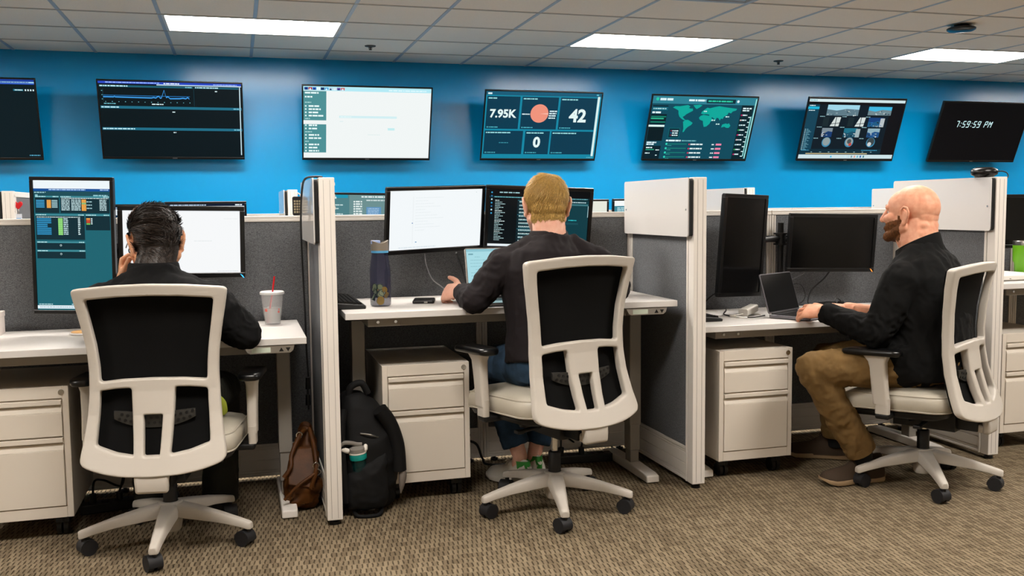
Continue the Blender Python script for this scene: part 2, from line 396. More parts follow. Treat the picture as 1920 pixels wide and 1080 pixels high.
# ------------------------------------------------------------------ what the wall screens show
CW = '#dff6fa'
def d_tv1(s):
    s.rect(0, 0, 1, 1, '#061a20', 0); s.rect(0, 0, 1, .028, '#1c3f9e'); s.rect(0, .028, 1, .045, '#9fd3ee'); s.rect(0, .045, 1, .062, '#2a55c0')
    s.words(.55, .97, .032, .009, '#1c3f9e', 2)
    s.rect(.86, .12, .925, .145, '#1c6f86'); s.words(.87, .92, .127, .01, CW)
    for i in range(4): s.rect(.935+.017*i, .122, .944+.017*i, .143, CW, 2)
    s.words(.92, .99, .965, .012, '#5fb6d8')
def d_tv2(s):
    s.rect(0, 0, 1, 1, '#061519', 0); s.rect(0, 0, 1, .03, '#2a49c4'); s.words(.05, .42, .008, .012, '#a7c6ff'); s.words(.45, .56, .01, .014, '#e8f4ff')
    s.rect(.4, .03, 1, .042, '#cfeaf5'); s.words(.8, .97, .012, .012, '#9db9f5')
    def head(v, t, u1=1): s.rect(.005, v, u1, v+.035, '#1f6d86', 1); s.words(.01, .01+t, v+.009, .016, '#bfeaf2'); s.words(u1-.06, u1-.008, v+.01, .014, '#7fc2d4')
    s.rect(.005, .05, .655, .075, '#1d5d70'); s.words(.01, .2, .052, .016, '#bfeaf2'); s.rect(.665, .05, .98, .075, '#1d5d70'); s.words(.67, .84, .053, .015, '#bfeaf2'); s.words(.6, .65, .054, .014, '#7fc2d4')
    s.words(.81, .83, .1, .013, CW)
    s.rect(.028, .18, .6295, .186, '#2b80c9', 2)
    P = [(.028, .2), (.1, .2), (.105, .19), (.11, .2), (.36, .205), (.375, .197), (.39, .205), (.4, .19), (.41, .18), (.42, .205), (.43, .2), (.45, .1), (.462, .195), (.475, .185), (.49, .21), (.56, .207), (.58, .2), (.6, .207), (.615, .19), (.625, .21)]
    for (a, b), (c, d) in zip(P, P[1:]): s.poly([(a, b+.012), (c, d+.012), (c, d-.004), (a, b-.004)], '#3d9be6', 3)
    for i in range(14): s.rect(.04+.045*i, .262-.002*(i % 2), .046+.045*i, .27, '#6fc0d0', 2)
    s.words(.03, .11, .285, .012, '#6fc0d0'); s.words(.36, .44, .285, .014, CW); s.rect(.658, .05, .66, .31, '#174b5a', 2)
    s.rect(.028, .1, .029, .26, '#3a6f80', 2)
    for i in range(3): s.rect(.018, .12+.055*i, .025, .128+.055*i, '#6fc0d0', 2)
    head(.32, .12); s.words(.5, .52, .385, .012, CW); head(.605, .22); s.words(.5, .52, .66, .012, CW)
    s.rect(.985, .045, .992, .97, '#cfeaf2', 3)
def d_tv3(s):
    s.rect(0, 0, 1, 1, '#f1f6f5', 0); s.rect(0, 0, 1, .06, '#b4ebf6')
    for i, c in enumerate(('#1b3f8f', '#b02a3a', '#2b5fc0', '#e9fbff', '#20406f', '#4aa8e0', '#b9d7ea', '#d5e6ee', '#7a5fb0', '#d06060')):
        s.rect(.008+.031*i, .014, .036+.031*i, .05, c, 2)
        s.poly([(.012+.031*i, .05), (.03+.031*i, .05), (.022+.031*i, .02)], ('#0d2a66', '#e0f4ff')[i % 2], 3)
    s.words(.66, .96, .028, .018, '#dffaff', 3)
    for v0, v1 in ((.065, .47), (.525, .925)): s.rect(0, v0, .175, v1, '#4d9095', 1)
    for v, b, L in ((.08, 0, .13), (.135, 0, .07), (.215, 0, .06), (.262, 1, .1), (.305, 1, .12), (.35, 1, .1), (.395, 1, .14), (.44, 0, .05), (.53, 1, .08), (.575, 1, .08), (.625, 0, .07), (.665, 1, .1), (.71, 1, .12), (.76, 0, .04), (.8, 1, .1), (.845, 1, .09), (.89, 1, .1)):
        if b: s.rect(.012, v, .024, v+.022, '#d6f3f3', 2)
        s.words(.012+.028*b, .012+.028*b+L*.8, v, .022 if b or v < .2 else .014, '#e9fbfa' if b or v < .2 else '#a9d6d6', 2, .1)
    s.rect(.275, .4, .73, .432, '#d3f0f4', 1); s.words(.285, .37, .41, .012, '#e8fafa'); s.rect(.66, .567, .715, .6, '#c4eef0', 1)
    s.words(.28, .31, .475, .012, '#dfeeee'); s.words(.5, .6, .66, .012, '#e3efee')
def d_tv4(s):
    s.rect(0, 0, 1, 1, '#1287a4', 0); s.rect(0, 0, 1, .055, '#175c78'); s.words(.015, .05, .02, .024, CW, 2, .05); s.rect(.955, .015, .975, .035, '#5fb8c8', 2)
    def panel(u0, v0, u1, v1, t): s.rect(u0, v0, u1, v1, '#063a50', 1); s.words(u0+.01, u0+t, v0+.02, .018, '#9adbe0', 2, .1); s.disc(u0+.018, v1-.025, .006, '#4fb2c2', 2); s.words(u0+.03, u0+.11, v1-.032, .014, '#4fb2c2', 2)
    panel(.012, .072, .292, .553, .09); panel(.31, .072, .625, .553, .13); panel(.643, .072, .965, .553, .15)
    panel(.012, .58, .342, .935, .22); panel(.362, .58, .577, .935, .16); panel(.592, .58, .965, .935, .22)
    s.text('7.95K', .152, .38, .115, '#e4f7f4', 4, 'CENTER', .035); s.text('42', .808, .43, .185, '#e4f7f4', 4, 'CENTER', .035); s.text('0', .468, .822, .15, '#e4f7f4', 4, 'CENTER', .04)
    s.disc(.468, .315, .078, '#f0937c', 3); s.poly([(.47, .318), (.546, .33), (.546, .305)], '#f8b8a6', 4)
    s.words(.318, .385, .32, .016, CW, 3, .05)
    for i in range(4): s.words(.555-.002*i, .62-.004*i, .27+.034*i, .018, CW, 3, .03)
    s.words(.14, .22, .755, .012, '#3d93a6'); s.rect(.968, .05, .988, .96, '#d9f1ee', 3); s.words(.93, .985, .975, .012, '#5fb8c8')
NAM = [(.0, .1), (.03, .05), (.1, .05), (.17, .02), (.22, .0), (.26, .05), (.24, .1), (.27, .13), (.3, .12), (.31, .2), (.26, .27), (.22, .33), (.19, .4), (.17, .43), (.2, .5), (.23, .55), (.19, .54), (.15, .48), (.12, .42), (.1, .32), (.09, .2), (.04, .14)]
SAM = [(.22, .54), (.26, .53), (.3, .58), (.34, .64), (.32, .72), (.28, .78), (.25, .86), (.23, .97), (.21, .98), (.215, .85), (.2, .7), (.19, .6)]
GRN = [(.3, .0), (.4, -.02), (.44, .0), (.4, .08), (.36, .14), (.33, .08)]
AFR = [(.44, .38), (.48, .34), (.54, .36), (.59, .38), (.62, .47), (.65, .5), (.61, .58), (.6, .66), (.56, .76), (.52, .78), (.5, .66), (.49, .56), (.44, .52), (.42, .45)]
EUA = [(.44, .3), (.45, .22), (.48, .16), (.52, .08), (.56, .1), (.62, .06), (.7, .02), (.78, .05), (.86, .07), (.98, .1), (.97, .16), (.92, .2), (.9, .27), (.86, .24), (.85, .32), (.8, .4), (.79, .48), (.76, .46), (.75, .54), (.72, .45), (.69, .44), (.68, .54), (.65, .46), (.62, .42), (.6, .46), (.57, .39), (.57, .33), (.52, .31), (.48, .32)]
AUS = [(.8, .68), (.85, .64), (.88, .66), (.9, .63), (.93, .72), (.91, .8), (.87, .8), (.84, .76), (.79, .79)]
def d_tv5(s):
    s.rect(0, 0, 1, 1, '#0b4a5c', 0); s.rect(0, 0, 1, .12, '#2d7f92'); s.disc(.045, .05, .014, '#25c9a5', 2); s.words(.07, .19, .035, .035, CW, 2, .02)
    s.words(.34, .5, .045, .03, CW, 2, .02); s.rect(.51, .035, .79, .1, '#06303b', 2); s.words(.525, .76, .055, .024, '#2fc9a5', 3, .05); s.disc(.815, .065, .012, CW, 2)
    s.rect(.012, .15, .155, .17, '#04202a', 1); s.rect(.012, .17, .155, .225, '#14667a', 1); s.words(.02, .14, .19, .018, '#a8dce0'); s.words(.015, .1, .245, .028, CW, 3, .03)
    s.rect(.005, .285, .155, .445, '#03202a', 1)
    for v, c, L in ((.315, '#157f6a', .14), (.345, '#2fb88f', .12), (.4, '#157f6a', .14)): s.rect(.012, v, .012+L, v+.02, c, 2)
    s.rect(.0, .455, .15, .485, '#dff7f2', 3); s.rect(.005, .49, .15, .71, '#041a20', 1)
    s.words(.01, .1, .725, .022, CW, 3, .03); s.words(.01, .08, .755, .022, CW, 3, .03); s.rect(0, .79, .15, 1, '#03202a', 1)
    s.words(.012, .07, .81, .018, CW); s.rect(.012, .845, .09, .858, '#2fb88f', 2); s.words(.105, .14, .85, .014, CW); s.words(.01, .06, .9, .016, CW); s.words(.11, .13, .935, .014, CW)
    for P in (NAM, SAM, GRN, AFR, EUA, AUS): s.poly([(.2+.63*a, .135+.44*b) for a, b in P], '#0aa79a', 2)
    for u, v in ((.5, .22), (.59, .36), (.72, .3), (.64, .42)): s.words(u, u+.035, v, .018, '#c9f2ee', 3)
    s.rect(.2, .5, .305, .66, '#0f6f73', 2); s.rect(.204, .507, .301, .653, '#072f3b', 3)
    for i, c in enumerate(('#d0305f', '#2d6fd0', '#d0305f')): s.rect(.22, .54+.035*i, .228, .552+.035*i, c, 4); s.words(.235, .29, .538+.035*i, .018, CW, 4)
    s.words(.19, .33, .69, .026, CW, 3, .03); s.words(.34, .48, .695, .018, '#6fb9c2', 3, .1)
    for i in range(4):
        v = .75+.07*i; s.disc(.2, v+.008, .01, '#2fd0b8', 3); s.rect(.215, v, .395, v+.016, '#16786f', 2); s.words(.21, .25, v+.028, .01, '#3aa39a')
        s.disc(.42, v+.012, .007, '#e0365c', 3); s.words(.432, .55, v, .022, '#e3f4f4', 3, .1); s.words(.64, .67, v+.004, .018, '#e3f4f4'); s.rect(.68, v-.004, .735, v+.026, '#ef86a8', 3)
    s.rect(.86, .12, .975, 1, '#03242d', 1); s.words(.875, .96, .16, .022, CW); s.words(.875, .94, .195, .02, CW)
    for i in range(9):
        v = .27+.08*i; s.disc(.875, v+.01, .007, ('#d01f6a', '#e9c9c9', '#9fd3e0', '#2fb85f')[i % 4], 3); s.words(.885, .93, v, .018, CW); s.words(.945, .97, v+.035, .014, CW)
    s.rect(.985, .02, .996, .99, '#9fe3dc', 3); s.rect(.965, .3, .975, .95, '#8fd6d0', 3)
def d_tv6(s):
    s.rect(0, 0, 1, 1, '#0a0c10', 0); s.rect(.0, .01, 1, .055, '#d3e8ea'); s.words(.01, .08, .025, .014, '#6fb0b8', 2); s.rect(.0, .1, .86, .95, '#081a24', 1)
    s.rect(.0, .1, .115, .95, '#0d4257', 2); s.rect(.0, .135, .115, .175, '#19b4da', 3); s.words(.012, .07, .11, .014, CW, 4); s.words(.012, .08, .19, .012, CW, 4)
    for i in range(17): s.rect(.014, .5+.021*i, .022, .51+.021*i, '#bfe4ea', 3); s.words(.03, .05+.03*((i*7) % 5)/4, .5+.021*i, .01, '#6aa3b5', 3)
    def scene(u0, v0, u1, v1, a, b, c, sd):
        r = random.Random(sd); s.rect(u0, v0, u1, v1, a, 3)
        m = v0+(v1-v0)*.42; s.poly([(u0, v1), (u1, v1), (u1, m), (u0+(u1-u0)*.6, m-.01), (u0+(u1-u0)*.3, m+.02), (u0, m)], b, 4)
        for i in range(14):
            x = r.uniform(u0, u1-.02); y = r.uniform(m, v1-.012); s.rect(x, y, x+r.uniform(.006, .022), y+r.uniform(.006, .02), r.choice((c, '#c9d6d8', '#1d3546', '#8aa0a8')), 5)
    scene(.2, .1, .53, .275, '#9fd6e8', '#5d7a86', '#b9c4c0', 1); scene(.63, .12, .875, .26, '#3fb6e0', '#6f8890', '#d9dcd8', 2)
    for u0 in (.24, .5):
        s.rect(u0-.06, .3, u0, .45, '#16282e', 3); s.poly([(u0+.02, .45), (u0+.11, .45), (u0+.12, .3), (u0+.06, .3)], '#d5dfdc', 3)
        s.poly([(u0+.02, .42), (u0+.115, .4), (u0+.115, .39), (u0+.02, .41)], '#26343a', 4); s.rect(u0+.07, .3, u0+.077, .45, '#26343a', 4)
    scene(.655, .3, .81, .455, '#123f7a', '#1b5a84', '#2f6fb8', 3); s.rect(.78, .31, .825, .455, '#b6c0c4', 5)
    scene(.19, .48, .3, .63, '#7d8c96', '#123a70', '#cdbfb0', 4); scene(.42, .48, .56, .63, '#1b6f86', '#175067', '#0d2b38', 5); s.rect(.545, .49, .59, .63, '#9fb4b8', 5); scene(.67, .48, .8, .63, '#8fb0bd', '#1c4f86', '#2a63a0', 6)
    for u0, c in ((.26, '#8f9ea0'), (.5, '#9aa3a2'), (.73, '#3a464a')):
        s.disc(u0, .715, .046, '#3f8ab0', 3); s.disc(u0, .705, .038, c, 4)
    s.disc(.515, .75, .016, '#c0483c', 5); s.disc(.72, .745, .02, '#cdd3d2', 5); s.disc(.5, .7, .022, '#4a5558', 5)
    for i, (u, v) in enumerate(((.14, .285), (.37, .285), (.62, .285), (.13, .46), (.37, .46), (.6, .46), (.12, .645), (.36, .645), (.6, .645))): s.words(u, u+.05, v, .012, '#8fb9c2', 4)
    s.rect(.0, .83, .86, .91, '#0a2b38', 2); s.words(.02, .1, .845, .012, '#3f9ac0', 3); s.words(.65, .82, .845, .012, '#3f9ac0', 3)
    for i in range(8): s.words(.12+.09*i, .14+.09*i, .875, .01, '#8fb9c2', 3)
    s.rect(.07, .9, .72, .915, '#c8b88a', 3); s.rect(0, .925, 1, .99, '#cfe4e8', 4)
    for i in range(7): s.rect(.49+.032*i, .94, .505+.032*i, .975, ('#cfeaf2', '#bfe0ea', '#7a9aa6', '#e0a090', '#6fb8d0', '#1d5fb0', '#3f7f90')[i], 5)
    s.rect(.335, .945, .35, .972, '#2fb8e8', 5)
SEG = {'7': 'abc', '5': 'afgcd', '9': 'abcdfg', 'P': 'abefg', 'M': 'x'}
def d_tv7(s):
    s.rect(0, 0, 1, 1, '#070708', 0); C = '#c6e8ea'
    def bar(p, q, w=.0042):
        (a, b), (c, d) = p, q; s.k = 2; k = s.w/s.h
        dx, dy = c-a, (d-b)/k; L = math.hypot(dx, dy); nx, ny = -dy/L*w, dx/L*w*k
        s.poly([(a+nx, b+ny), (c+nx, d+ny), (c-nx, d-ny), (a-nx, b-ny)], C, 2)
    def glyph(ch, u, v, w, h):
        sl = .012
        P = lambda i, j: (u+w*i+sl*(1-j)*1.0, v+h*j)
        E = {'a': (P(0, 0), P(1, 0)), 'b': (P(1, 0), P(1, .5)), 'c': (P(1, .5), P(1, 1)), 'd': (P(0, 1), P(1, 1)), 'e': (P(0, .5), P(0, 1)), 'f': (P(0, 0), P(0, .5)), 'g': (P(0, .5), P(1, .5))}
        if ch == 'M':
            for p, q in ((P(0, 1), P(0, 0)), (P(0, 0), P(.5, .5)), (P(.5, .5), P(1, 0)), (P(1, 0), P(1, 1))): bar(p, q)
        elif ch == ':':
            for j in (.3, .8): x, y = P(.5, j); s.rect(x-.004, y-.008, x+.004, y+.008, C, 2)
        else:
            for e in SEG[ch]: bar(*E[e])
    u = .195
    for ch, w in (('7', .034), (':', .014), ('5', .034), ('9', .034), (':', .014), ('5', .034), ('9', .034), (' ', .02), ('P', .034), ('M', .04)):
        if ch != ' ': glyph(ch, u, .318, w*.78, .1)
        u += w+.014
TVX = [(-2.01, 1.94), (-.47, 1.948), (1.11, 1.947), (2.68, 1.946), (4.265, 1.945), (5.934, 1.955), (7.485, 1.947)]
TVT = [17, 19, 18.6, 20.9, 23, 20, 21.5]
TVL = ['wall television cut by the left frame edge, dark teal page', 'wall television showing a blue line chart on black', 'wall television with a white page and a green side menu', 'wall television showing a dashboard with 7.95K, 42 and a salmon disc', 'wall television showing a green world map', 'wall television showing a grid of camera pictures', 'wall television, black with a digital clock reading 7:59:59 PM']
def tv_mount(t):
    pass
for i, ((tx, tz), ti, lab, dr) in enumerate(zip(TVX, TVT, TVL, (d_tv1, d_tv2, d_tv3, d_tv4, d_tv5, d_tv6, d_tv7))):
    a = math.radians(ti)
    t = display('wall_television', lab, 'television', 1.106, .645, (tx, 8.26, tz), (a, 0, math.radians(-1.2) if i == 5 else 0), dr, bez=.012, chin=.02, depth=.055, group='televisions on the blue wall', logo=True)
    b = MB()      # wall bracket: wall plate, tilt arms, in the tilted frame of the screen
    for s in (-1, 1):
        M = Matrix.Rotation(-a, 4, 'X')
        b.box(s*.15-.015, s*.15+.015, .05, .075, -.2, .2)
        p = M @ V(s*.15, WALL_Y-8.26-.012, -.05); b.tube([(s*.15, .06, .16), M @ V(s*.15, WALL_Y-8.26-.01, .1)], .012, 8); b.tube([(s*.15, .06, -.1), M @ V(s*.15, WALL_Y-8.26-.01, -.08)], .012, 8)
    b.box(-.22, .22, WALL_Y-8.26-.018, WALL_Y-8.26, -.12, .14, Matrix.Rotation(-a, 4, 'X'))
    obj('wall_bracket', b, M_black, t)
# ------------------------------------------------------------------ cubicle walls
DX1, DS, DW = .298, 1.547, .0593          # left face of the first divider's end post, booth pitch, thickness
FRONT_Y, SPINE_Y, SPINE_T, TOP_Z, SPINE_Z = 3.6254, 4.335, .058, 1.3376, 1.192
ROW2 = 2.245
def divider(name, label, loc, right_cap=False, board=True):
    """origin: floor, middle of the end post's front face; runs to +y until the spine"""
    t = thing(name, label, 'cubicle divider', loc, 0, 'cubicle dividers'); h = DW/2; L = SPINE_Y-FRONT_Y
    p = MB().box(-h, h, 0, .05, .022, TOP_Z)
    p.box(-h-.002, -h+.004, .052, .066, .022, TOP_Z-.004).box(h-.004, h+.002, .052, .066, .022, TOP_Z-.004)
    obj('end_post', p, M_white, t, bevel=.003)
    g = MB()
    for s in (-1, 1):
        g.box(s*.012-.0006, s*.012+.0006, -.0007, .001, .03, TOP_Z-.01)
    obj('post_groove', g, M_grey, t)
    obj('fabric_panel', MB().box(-.024, .024, .066, L-.052, .172, TOP_Z-.032), M_fabric, t, bevel=.004)
    c = MB().box(-h+.001, h-.001, .05, L, TOP_Z-.034, TOP_Z-.002)
    obj('top_cap', c, M_white, t, bevel=.004)
    r = MB().box(-h+.004, h-.004, L-.05, L-.03, .022, TOP_Z-.034).box(-h+.002, h-.002, L-.024, L, .022, TOP_Z-.034).box(-.02, .02, L-.052, L-.001, .03, TOP_Z-.05)
    obj('rear_post', r, M_white, t, bevel=.002)
    b = MB().box(-.022, .022, .05, L-.05, .024, .17)
    for z0, z1, d in ((.024, .034, .028), (.037, .046, .025), (.05, .096, .0265), (.099, .145, .0265), (.148, .157, .025), (.16, .172, .0285)): b.box(-d, d, .05, L-.05, z0, z1)
    obj('raceway', b, M_white, t, bevel=.0015, seg=1)
    for y in (.03, L-.06): obj('foot', MB().cyl((0, y, 0), (0, y, .012), .02, n=14).cyl((0, y, .012), (0, y, .03), .007, n=8), M_black, t)
    s = MB()        # slotted side channel: little bright hook slots
    for z in (TOP_Z-.03, TOP_Z-.075, TOP_Z-.12): s.box(h, h+.004, .02, .032, z, z+.012)
    obj('hook', s, M_white, t, bevel=.001)
    return t
DIVL = ['white ended cubicle divider beside the brown leather bag, with the black backpack on its right', 'white ended cubicle divider right of the blond man, between him and the bald man', 'white ended cubicle divider behind the bald man at the right', ]
DIVX = [DX1+DW/2+DS*i for i in range(3)]
for x, l in zip(DIVX, DIVL): divider('cubicle_divider', l, (x, FRONT_Y, 0))
for i, l in ((-1, 'divider of the rear row at the left edge, carrying the red heart badge'), (0, 'divider of the rear row showing just left of the tall nearest divider'), (1, 'divider of the rear row behind the blond man and his screens'), (2, 'divider of the rear row showing above the dark upright monitor'), (3, 'divider of the rear row showing left of the bald head')):
    divider('cubicle_divider', l, (DX1+DW/2+DS*i, FRONT_Y+ROW2, 0))
def whiteboard(label, x, y):
    """hangs on the left face of a divider: x of that face, y of the post front"""
    t = thing('whiteboard', label, 'whiteboard', (x-.003, y, 1.087), 0, 'small whiteboards on the dividers')
    Z = TOP_Z-1.087-.001; L = SPINE_Y-FRONT_Y
    o = rrect(.012, L-.014, 0, Z, .012)
    obj('board', MB().prism(o, -.0185, -.0135, lambda a, b, d: (d, a, b)), M_board, t, smooth=30)
    b = MB().prism(rrect(.004, L-.02, .003, Z-.004, .01), -.0135, -.001, lambda a, b, d: (d, a, b))
    obj('black_edge', b, M_black, t)
    obj('screw', MB().cyl((-.019, .03, Z*.46), (-.0205, .03, Z*.46), .0045, n=10).cyl((-.019, L-.04, Z*.46), (-.0205, L-.04, Z*.46), .0045, n=10), M_chrome, t)
    return t
whiteboard('small whiteboard seen edge on, on the divider left of the black backpack', DX1, FRONT_Y)
whiteboard('small whiteboard on the divider right of the blond man', DX1+DS, FRONT_Y)
whiteboard('small whiteboard behind the bald head, under the round black speaker', DX1+2*DS, FRONT_Y)
for i, l in ((-1, 'whiteboard of the rear row at the left edge, only its black edge showing'), (0, 'whiteboard of the rear row beside the small black gadget'), (1, 'whiteboard of the rear row behind the blond man'), (2, 'whiteboard of the rear row above the dark upright monitor'), (3, 'whiteboard of the rear row showing left of the bald head')):
    whiteboard(l, DX1+DS*i, FRONT_Y+ROW2)
def spine_panel(label, x0, y, w=DS/2):
    t = thing('partition_panel', label, 'partition panel', (x0, y, 0), 0, 'low grey partition panels')
    a, b = .002, w-.002
    obj('fabric_insert', MB().box(a+.026, b-.026, .006, SPINE_T-.006, .17, SPINE_Z-.026), M_fabric, t, bevel=.003)
    f = MB()
    for x in (a, b-.024): f.box(x, x+.011, .002, SPINE_T-.002, .022, SPINE_Z-.026).box(x+.014, x+.024, .002, SPINE_T-.002, .022, SPINE_Z-.026).box(x+.009, x+.016, .007, SPINE_T-.007, .022, SPINE_Z-.03)
    obj('frame', f, M_white, t, bevel=.0015, seg=1)
    obj('top_cap', MB().box(a, b, -.001, SPINE_T+.001, SPINE_Z-.026, SPINE_Z-.0135).box(a, b, .001, SPINE_T-.001, SPINE_Z-.0145, SPINE_Z), M_white, t, bevel=.003)
    r = MB().box(a+.024, b-.024, .004, SPINE_T-.004, .024, .17)
    for z0, z1, d in ((.024, .034, .001), (.037, .046, .003), (.05, .096, .002), (.099, .145, .002), (.148, .157, .003), (.16, .17, 0)): r.box(a+.024, b-.024, d, SPINE_T-d, z0, z1)
    obj('raceway', r, M_white, t, bevel=.0015, seg=1)
    obj('outlet_plate', MB().box(w*.4, w*.4+.12, -.001, .004, .075, .125).box(w*.4+.02, w*.4+.1, -.002, .003, .085, .115), M_cab, t, bevel=.001)
    for x in (.06, w-.06): obj('foot', MB().cyl((x, SPINE_T/2, 0), (x, SPINE_T/2, .012), .018, n=12).cyl((x, SPINE_T/2, .012), (x, SPINE_T/2, .03), .007, n=8), M_black, t)
    return t
PX0 = DX1+DW/2
PL = {-3: 'low grey partition panel left of the frame edge', -2: 'low grey partition panel behind the upright teal monitor', -1: 'low grey partition panel behind the dark-haired man and the plastic cup', 0: 'low grey partition panel behind the blue water bottle', 1: 'low grey partition panel behind the blond man', 2: 'low grey partition panel behind the dark upright monitor', 3: 'low grey partition panel behind the dark wide monitor', 4: 'low grey partition panel behind the green tumbler', 5: 'low grey partition panel beyond the right frame edge'}
for k, l in PL.items(): spine_panel(l, PX0+DS/2*k, SPINE_Y)
for k in range(-2, 7): spine_panel('partition panel of the rear row, hidden but for its pale top edge above the nearer partition', PX0+DS/2*k, SPINE_Y+ROW2)

# ------------------------------------------------------------------ desks
def desk(label, x0, x1, z, yb=4.30, yf=3.69):
    xm = (x0+x1)/2; t = thing('standing_desk', label, 'desk', (xm, yf, 0), 0, 'height adjustable desks'); w = (x1-x0)/2; D = yb-yf
    obj('tabletop', MB().box(-w, w, 0, D, z-.026, z), M_lam, t, bevel=.002)
    f = MB().box(-w+.2, w-.2, .2, .24, z-.075, z-.027).box(-w+.2, w-.2, D-.24, D-.2, z-.075, z-.027)
    f.box(-w+.09, -w+.22, .03, D-.04, z-.06, z-.027).box(w-.22, w-.09, .03, D-.04, z-.06, z-.027)
    f.box(-w+.12, w-.12, .045, .06, z-.062, z-.027)
    obj('frame', f, M_grey, t, bevel=.002)
    for s in (-1, 1):
        x = s*(w-.079)
        l = MB().box(x-.0275, x+.0275, D/2-.04, D/2+.04, .22, z-.06)
        o = obj('leg', l, M_grey, t, bevel=.004)
        obj('leg_inner_tube', MB().box(x-.024, x+.024, D/2-.035, D/2+.035, .1, .23).box(x-.021, x+.021, D/2-.03, D/2+.03, .02, .12), M_grey, o, bevel=.003)
        fo = MB().prism([(.07, .004), (.075, .034), (.11, .04), (D/2, .046), (D-.06, .04), (D-.02, .034), (D-.015, .004)], x-.031, x+.031, lambda a, b, d: (d, a, b))
        obj('foot', fo, M_white, t, bevel=.006, seg=3)
    c = MB().prism([(w-.235, -.002), (w-.045, -.002), (w-.05, -.022), (w-.062, -.032), (w-.21, -.032), (w-.222, -.026)], .008, .045, lambda a, b, d: (a, d, z-.026+b))
    co = obj('controller', c, M_silver, t, bevel=.002)
    obj('display', MB().box(w-.205, w-.135, .0065, .009, z-.053, z-.034), mat('controller_display', '#c9d3c2', .3), co)
    k = MB()
    for a, s in ((w-.095, 1), (w-.07, -1)): k.prism([(a-.009, z-.044-.007*s), (a+.009, z-.044-.007*s), (a, z-.044+.008*s)], .0055, .01, lambda q, b, d: (q, d, b))
    obj('button', k, M_black, co)
    b = MB()
    for x in (-w+.13, -w+.2, w-.2, w-.13): b.cyl((x, .03, z-.042), (x, .026, z-.042), .006, n=10)
    obj('bolt', b, M_chrome, t)
    return t
desk('white height adjustable desk of the dark-haired man, at the left', -1.167, .243, .731)
desk('white height adjustable desk of the blond man, in the middle', .392, 1.803, .815)
desk('white height adjustable desk of the bald man, at the right', 1.91, 3.32, .694)
desk('white desk at the right edge under the green tumbler', 3.468, 4.878, .83)

for i in range(-1, 4):
    x = DX1+DW+DS*i; desk('white desk of the rear row, hidden behind the nearer partition', x+.045, x+1.44, .74, 4.30+ROW2, 3.69+ROW2)

# ------------------------------------------------------------------ drawer pedestals
def cabinet():
    t = thing('drawer_cabinet', '', 'drawer cabinet', (0, 0, 0), 0, 'white drawer cabinets on castors'); w, H, D = .183, .495, .50; z0 = .083
    b = MB().box(-w, w, .012, D, z0, z0+H).box(-w, -w+.022, 0, .014, z0, z0+H).box(w-.022, w, 0, .014, z0, z0+H)
    b.box(-w+.022, w-.022, 0, .014, z0+H-.045, z0+H).box(-w+.022, w-.022, 0, .014, z0, z0+.042)
    obj('body', b, M_cab, t, bevel=.0015)
    def drawer(za, zb):
        d = MB().box(-w+.025, w-.025, -.004, .02, za, zb-.05)
        d.loft([[V(-w+.025, -.004, zb-.05), V(w-.025, -.004, zb-.05), V(w-.025, .015, zb-.05), V(-w+.025, .015, zb-.05)], [V(-w+.025, .006, zb-.026), V(w-.025, .006, zb-.026), V(w-.025, .016, zb-.026), V(-w+.025, .016, zb-.026)]])
        o = obj('drawer', d, M_cab, t, bevel=.002)
        obj('pull', MB().prism([(-.007, zb-.02), (-.007, zb-.003), (.012, zb-.001), (.016, zb-.012), (.004, zb-.012), (-.002, zb-.02)], -w+.025, w-.025, lambda a, c, d: (d, a, c)), M_cab, o, bevel=.001, seg=1)
    drawer(z0+.045, z0+.305); drawer(z0+.308, z0+H-.048)
    obj('lock', MB().cyl((w-.024, .002, z0+H-.022), (w-.024, -.003, z0+H-.022), .0105, n=20).box(w-.0255, w-.0225, -.0045, -.002, z0+H-.028, z0+H-.016), M_chrome, t, smooth=40)
    for x in (-w+.05, w-.05):
        for y in (.06, D-.06):
            c = MB().cyl((x-.02, y+.01, .03), (x-.004, y+.01, .03), .03, n=18).cyl((x+.004, y+.01, .03), (x+.02, y+.01, .03), .03, n=18).cyl((x, y, .05), (x, y, z0+.002), .014, n=10).box(x-.023, x+.023, y-.012, y+.02, .05, .066)
            obj('caster', c, M_black, t, smooth=40)
    return t
cb = cabinet(); cb.location = (.732, 3.83, 0); cb['label'] = 'white drawer cabinet behind the black backpack'
dup(cb, (2.204, 3.72, 0), 0, 'white drawer cabinet beside the knee of the bald man')
dup(cb, (-.803, 3.79, 0), 0, 'white drawer cabinet under the desk at the left frame edge')
dup(cb, (3.762, 3.755, 0), 0, 'white drawer cabinet cut by the right frame edge')
